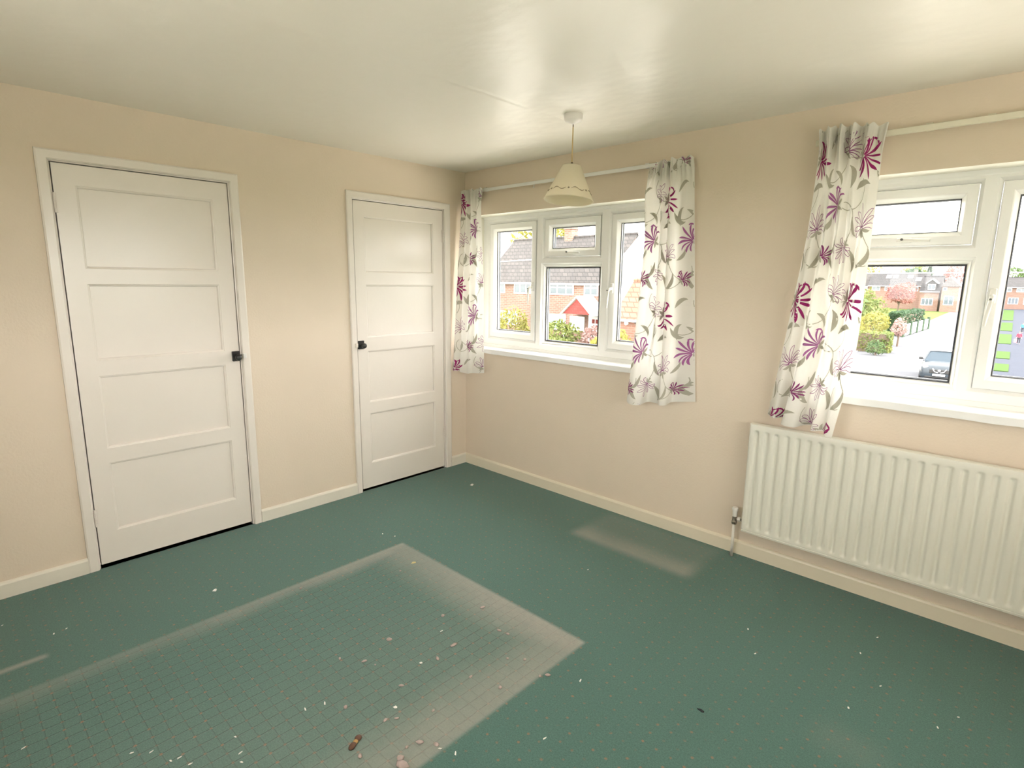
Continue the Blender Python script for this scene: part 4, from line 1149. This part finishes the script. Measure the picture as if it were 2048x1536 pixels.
foliage('shrub', (-5.6, 45.4, -3.0), (.55, .55, .6), 420, .10, 'leaf_green', 'small round green bush at the edge of the forecourt', seed=17)
foliage('tree', (-16.5, 118, .2), (2.2, 2.0, 1.7), 1000, .26, 'leaf_red', 'red leaved tree in front of the distant terrace', 'tree', trunk=.15, seed=18)
for i, (x_, y_, z_, r_, mt_, lb_) in enumerate((
    (-33, 172, 3.6, 4.2, 'leaf_yellow', 'golden tree behind the distant pale terrace end'), (-24.5, 184, 3.9, 3.6, 'leaf_lime', 'pale lime tree behind the roof lights of the terrace'),
    (-22.6, 167, 4.2, 1.9, 'leaf_dark', 'dark conifer behind the terrace chimney'), (-14.2, 172, 4.0, 3.4, 'leaf_red', 'russet tree behind the hipped house'), (-4.5, 190, 3.6, 3.0, 'leaf_green', 'grey green tree over the far terrace roof'), (-9.6, 150, -.6, 2.4, 'leaf_yellow', 'yellow tree to the side of the hipped house'))):
    foliage('tree', (x_, y_, z_), (r_, r_, r_*.85), 1100, .36, mt_, lb_, 'tree', trunk=.25, seed=30+i)
con = tag(empty('conifer', (-19.0, 166, GZ)), 'tall narrow conifer rising behind the terrace', 'tree')
mb = MB(); r_ = random.Random(77)
for i in range(1100):
    t_ = r_.random(); rad_ = 1.5*(1-t_)**.8*(.6+.4*r_.random()); a = r_.uniform(0, 6.28); p = Vector((rad_*math.cos(a), rad_*math.sin(a), 2+t_*8.4))
    d = Vector((math.cos(a), math.sin(a), -.3)); b_ = d.orthogonal().normalized()
    mb.add([p-d*.3, p+b_*.12, p+d*.3, p-b_*.12], [(0, 1, 2, 3)])
mb.build('foliage', 'leaf_dark', con, recalc=False)['kind'] = 'stuff'
MB().tube([(0, 0, -.05), (0, 0, 9.5)], [.2, .03], 8).build('trunk', 'bark', con)
# fence along the street: white panels between dark posts
fen = tag(empty('garden_fence', (-7.1, 65, GZ)), 'white panel fence with dark green posts along the street', 'fence')
fl = 15.5; npn = 4
for i in range(npn):
    ya = i*fl/npn
    MB().box(-.03, .03, ya+.35, ya+fl/npn-.35, .12, 1.25).build('fence_panel', 'fence_white', fen)
for i in range(npn+1):
    ya = i*fl/npn
    MB().box(-.10, .12, ya-.35, ya+.35, 0, 1.45).build('fence_post', 'leaf_dark', fen)
# overhead cables on poles
P1, P2 = Vector((-29.523, 30, 3.031)), Vector((-13.733, 23.5, 3.007))
dv = (P1-P2).normalized(); pole_a = P2-dv*6.4; pole_b = P1+dv*14
cb = tag(empty('overhead_cable'), 'pale overhead cable crossing in front of the brick semi roof', 'cable')
MB().tube([pole_b, P1, P2, pole_a], .03, 6).build('wire', 'cable_white', cb)
for p_ in (pole_a, pole_b): MB().tube([(p_.x, p_.y, GZ), (p_.x, p_.y, p_.z+.4)], [.13, .09], 10).build('pole', 'bark', cb)
cb2 = tag(empty('overhead_cable'), 'pale overhead cable crossing above the street and terrace', 'cable')
MB().tube([(-7.6, 25, 1.98), (-2.4, 25, 2.0), (3, 25, 2.03), (13, 25, 2.15)], .022, 6).build('wire', 'cable_white', cb2)
for x_ in (-7.6, 13): MB().tube([(x_, 25, GZ), (x_, 25, 2.6)], [.13, .09], 10).build('pole', 'bark', cb2)

# ------------------------------------------------------------------ outside: cars
def loft(secs, n):
    vs = []; fs = []
    for sct in secs: vs += sct
    for i in range(len(secs)-1):
        for k in range(n): fs.append((i*n+k, i*n+(k+1) % n, (i+1)*n+(k+1) % n, (i+1)*n+k))
    fs.append(tuple(range(n))[::-1]); fs.append(tuple((len(secs)-1)*n+k for k in range(n)))
    return vs, fs
def make_car(name, paint):
    root = empty(name)
    def sec(y, hw, z0, z1):
        h_ = [(.90, 0), (1.0, .16), (1.0, .55), (.96, .85), (.80, .98), (.40, 1.03)]
        r = [(hw*a, y, z0+(z1-z0)*b_) for a, b_ in h_]
        return r+[(-x, y_, z) for x, y_, z in r[::-1]]
    S_ = [sec(0, .66, .30, .66), sec(.07, .80, .22, .80), sec(.25, .86, .20, .90), (sec(.6, .885, .20, .97)), sec(1.15, .89, .20, 1.04), sec(2.3, .89, .20, 1.06), sec(3.4, .89, .22, 1.08), sec(3.85, .86, .26, 1.05), sec(4.08, .76, .36, .95)]
    autosmooth(MB().add(*loft(S_, 12)).build('body', paint, root), 50)
    def cs(y, hb, zb, ht, zt):
        r = [(hb, y, zb), (hb*.96, y, zb+(zt-zb)*.45), (ht*1.02, y, zt-.04*(zt-zb)), (ht*.8, y, zt)]
        return r+[(-x, y_, z) for x, y_, z in r[::-1]]
    gh = [cs(1.0, .78, 1.0, .74, 1.03), cs(1.72, .81, 1.03, .60, 1.50), cs(2.0, .82, 1.04, .61, 1.54), cs(3.0, .82, 1.06, .60, 1.55), cs(3.75, .76, 1.04, .66, 1.10)]
    MB().add(*loft(gh, 8)).build('windscreen_and_windows', 'car_glass', root)
    rf = [[(x, y, z+dz) for (x, dz) in ((.66, -.06), (.60, 0), (.3, .03), (-.3, .03), (-.60, 0), (-.66, -.06), (-.55, -.08), (.55, -.08))] for y, z in ((1.70, 1.52), (2.2, 1.57), (3.05, 1.57), (3.25, 1.50))]
    autosmooth(MB().add(*loft(rf, 8)).build('roof', paint, root), 50)
    for s_ in (1, -1):
        MB().tube([(s_*.80, 1.02, 1.03), (s_*.64, 1.70, 1.50)], .035, 6).build('pillar', paint, root)
        hl = MB().lathe((0, 0, 0), [(.0, -.13), (.08, -.10), (.125, -.04), (.13, 0), (.125, .04), (.08, .10), (.0, .13)], 14)
        hl.v = [(x*1.0+s_*.62, y*.5+.12, z*.75+.78) for x, y, z in hl.v]; hl.build('headlamp', 'headlamp', root, smooth=True)
        mm = MB().cbox(s_*.97-.09, s_*.97+.09, 1.28, 1.36, 1.06, 1.19, .03); mm.tube([(s_*.80, 1.32, 1.08), (s_*.95, 1.32, 1.10)], .025, 6); mm.build('wing_mirror', 'car_trim', root)
        for yw in (.78, 3.25):
            wl = MB()
            pr = [(.0, -.11), (.20, -.11), (.215, -.10), (.30, -.10), (.325, -.07), (.325, .07), (.30, .10), (.215, .10), (.20, .09), (.0, .09)]
            nn = 22; base = [(s_*.80+x_, yw+r_*math.cos(2*math.pi*q/nn), .325+r_*math.sin(2*math.pi*q/nn)) for r_, x_ in pr for q in range(nn)]
            wl.add(base, [(i*nn+q, i*nn+(q+1) % nn, (i+1)*nn+(q+1) % nn, (i+1)*nn+q) for i in range(len(pr)-1) for q in range(nn)])
            wl.build('wheel', 'car_trim', root)
    gr = MB().cbox(-.42, .42, -.03, .10, .50, .70, .02).build('grille', 'car_trim', root)
    v_ = MB()
    for s_ in (1, -1): v_.tube([(s_*.30, -.015, .74), (s_*.20, -.045, .58), (s_*.05, -.05, .54)], .028, 8)
    v_.build('chrome_v', 'chrome', gr)
    MB().tube([(0, -.065, .66), (0, -.02, .66)], .075, 18).build('badge', 'chrome', gr)
    MB().cbox(-.27, .27, -.055, -.03, .36, .47, .006).build('number_plate', 'plate', root)
    MB().cbox(-.62, .62, -.02, .10, .24, .34, .03).build('lower_grille', 'car_trim', root)
    return root
car = make_car('car', 'car_black'); car.location = (-.48, 34.0, GZ+.03); car.rotation_euler = (0, 0, math.radians(3))
tag(car, 'dark car with chrome v grille facing the house on the near street', 'car')
for (y_, paint, lb) in ((88, 'car_white', 'white car at the near end of the row parked down the street'), (97, 'car_red', 'red car in the row parked down the street'), (108, 'car_silver', 'silver car in the row parked down the street'), (122, 'car_blue', 'blue car in the row parked down the street'), (140, 'car_white', 'white car furthest down the street by the far terrace')):
    k = copy_tree(car); k.location = (xr(y_)-1.15, y_, GZ+.03); k['label'] = lb; k['group'] = 'cars parked down the street'
    for ch in k.children:
        if ch.name.split('.')[0] in ('body', 'roof', 'pillar'):
            ch.material_slots[0].link = 'OBJECT'; ch.material_slots[0].material = MATS[paint]

# ------------------------------------------------------------------ outside: people
def skin(name, pts, edges, mat, parent, root_i=0, lv=2):
    me = bpy.data.meshes.new(name); me.from_pydata([p[:3] for p in pts], edges, []); me.materials.append(MATS[mat])
    o = bpy.data.objects.new(name, me); COL.objects.link(o); o.parent = parent
    o.modifiers.new('skin', 'SKIN')
    for i, p in enumerate(pts):
        sv = me.skin_vertices[0].data[i]; sv.radius = (p[3], p[4] if len(p) > 4 else p[3]); sv.use_root = (i == root_i)
    sb = o.modifiers.new('sub', 'SUBSURF'); sb.levels = lv; sb.render_levels = lv
    return o
def person(loc, h_, coat, label, rz=0, stride=.10):
    root = empty('person', loc, rz); tag(root, label, 'person'); root.scale = (h_/1.7,)*3
    B_ = [(0, 0, .92, .13, .10), (0, 0, 1.12, .125, .095), (0, 0, 1.34, .15, .10), (0, 0, 1.46, .055), (0, -.01, 1.53, .075, .085), (0, -.015, 1.62, .080, .095), (0, -.01, 1.68, .05, .06),
          (.17, 0, 1.38, .055), (.24, .02, 1.12, .042), (.25, -.04, .90, .032), (.255, -.06, .82, .035, .02), (.258, -.07, .75, .012), (.235, -.085, .78, .010),
          (-.17, 0, 1.38, .055), (-.24, .0, 1.12, .042), (-.26, -.06, .90, .032), (-.265, -.08, .82, .035, .02), (-.268, -.09, .75, .012), (-.245, -.10, .78, .010),
          (.09, 0, .86, .085), (.095, -stride, .48, .058), (.10, -stride*.8, .08, .036), (.10, -stride*.8-.14, .035, .034, .028),
          (-.09, 0, .86, .085), (-.095, stride*.5, .48, .058), (-.10, stride*1.3, .08, .036), (-.10, stride*1.3-.14, .035, .034, .028)]
    Ed = [(0, 1), (1, 2), (2, 3), (3, 4), (4, 5), (5, 6), (2, 7), (7, 8), (8, 9), (9, 10), (10, 11), (10, 12), (2, 13), (13, 14), (14, 15), (15, 16), (16, 17), (16, 18),
          (0, 19), (19, 20), (20, 21), (21, 22), (0, 23), (23, 24), (24, 25), (25, 26)]
    skin('body', B_, Ed, 'skin', root)
    Ct = [(0, 0, .80, .185, .145), (0, 0, 1.10, .15, .12), (0, 0, 1.34, .175, .125), (0, 0, 1.47, .08), (.18, 0, 1.38, .075), (.245, .02, 1.12, .062), (.255, -.04, .92, .052), (-.18, 0, 1.38, .075), (-.245, 0, 1.12, .062), (-.265, -.06, .92, .052)]
    skin('coat', Ct, [(0, 1), (1, 2), (2, 3), (2, 4), (4, 5), (5, 6), (2, 7), (7, 8), (8, 9)], coat, root)
    Tr = [(0, 0, .90, .14, .115), (.09, 0, .84, .10), (.095, -stride, .48, .073), (.10, -stride*.8, .10, .055), (-.09, 0, .84, .10), (-.095, stride*.5, .48, .073), (-.10, stride*1.3, .10, .055)]
    skin('trousers', Tr, [(0, 1), (1, 2), (2, 3), (0, 4), (4, 5), (5, 6)], 'trouser_dark', root)
    hr = MB().lathe((0, 0, 0), [(.0, .125), (.06, .11), (.095, .06), (.10, 0), (.085, -.07), (.05, -.09)], 14)
    hr.v = [(x, y*1.08+.012, z+1.60) if y > -.045 else (x, y*1.08+.012, max(z, .045)+1.60) for x, y, z in hr.v]
    hr.build('hair', 'hair_dark', root, smooth=True)
    return root
person((1.62, 65.0, GZ+.06), 1.12, 'coat_red', 'small person in a red coat walking on the pavement with a pink bag', math.radians(8))
person((1.35, 82.0, GZ+.06), 1.12, 'coat_blue', 'small person in a blue coat further along the pavement', math.radians(-5))
bag = tag(empty('shopping_bag', (1.415, 64.72, GZ+.06)), 'pink shopping bag carried by the person in red', 'bag')
MB().add([(-.10, -.05, .14), (.10, -.05, .14), (.10, .05, .14), (-.10, .05, .14), (-.12, -.06, .42), (.12, -.06, .42), (.12, .06, .42), (-.12, .06, .42)],
         [(3, 2, 1, 0), (0, 1, 5, 4), (1, 2, 6, 5), (2, 3, 7, 6), (3, 0, 4, 7), (4, 5, 6, 7)]).build('bag_body', 'bag_pink', bag)
MB().tube([(-.06, 0, .42), (-.03, 0, .52), (.03, 0, .52), (.06, 0, .42)], .008, 6).build('bag_handle', 'bag_pink', bag)
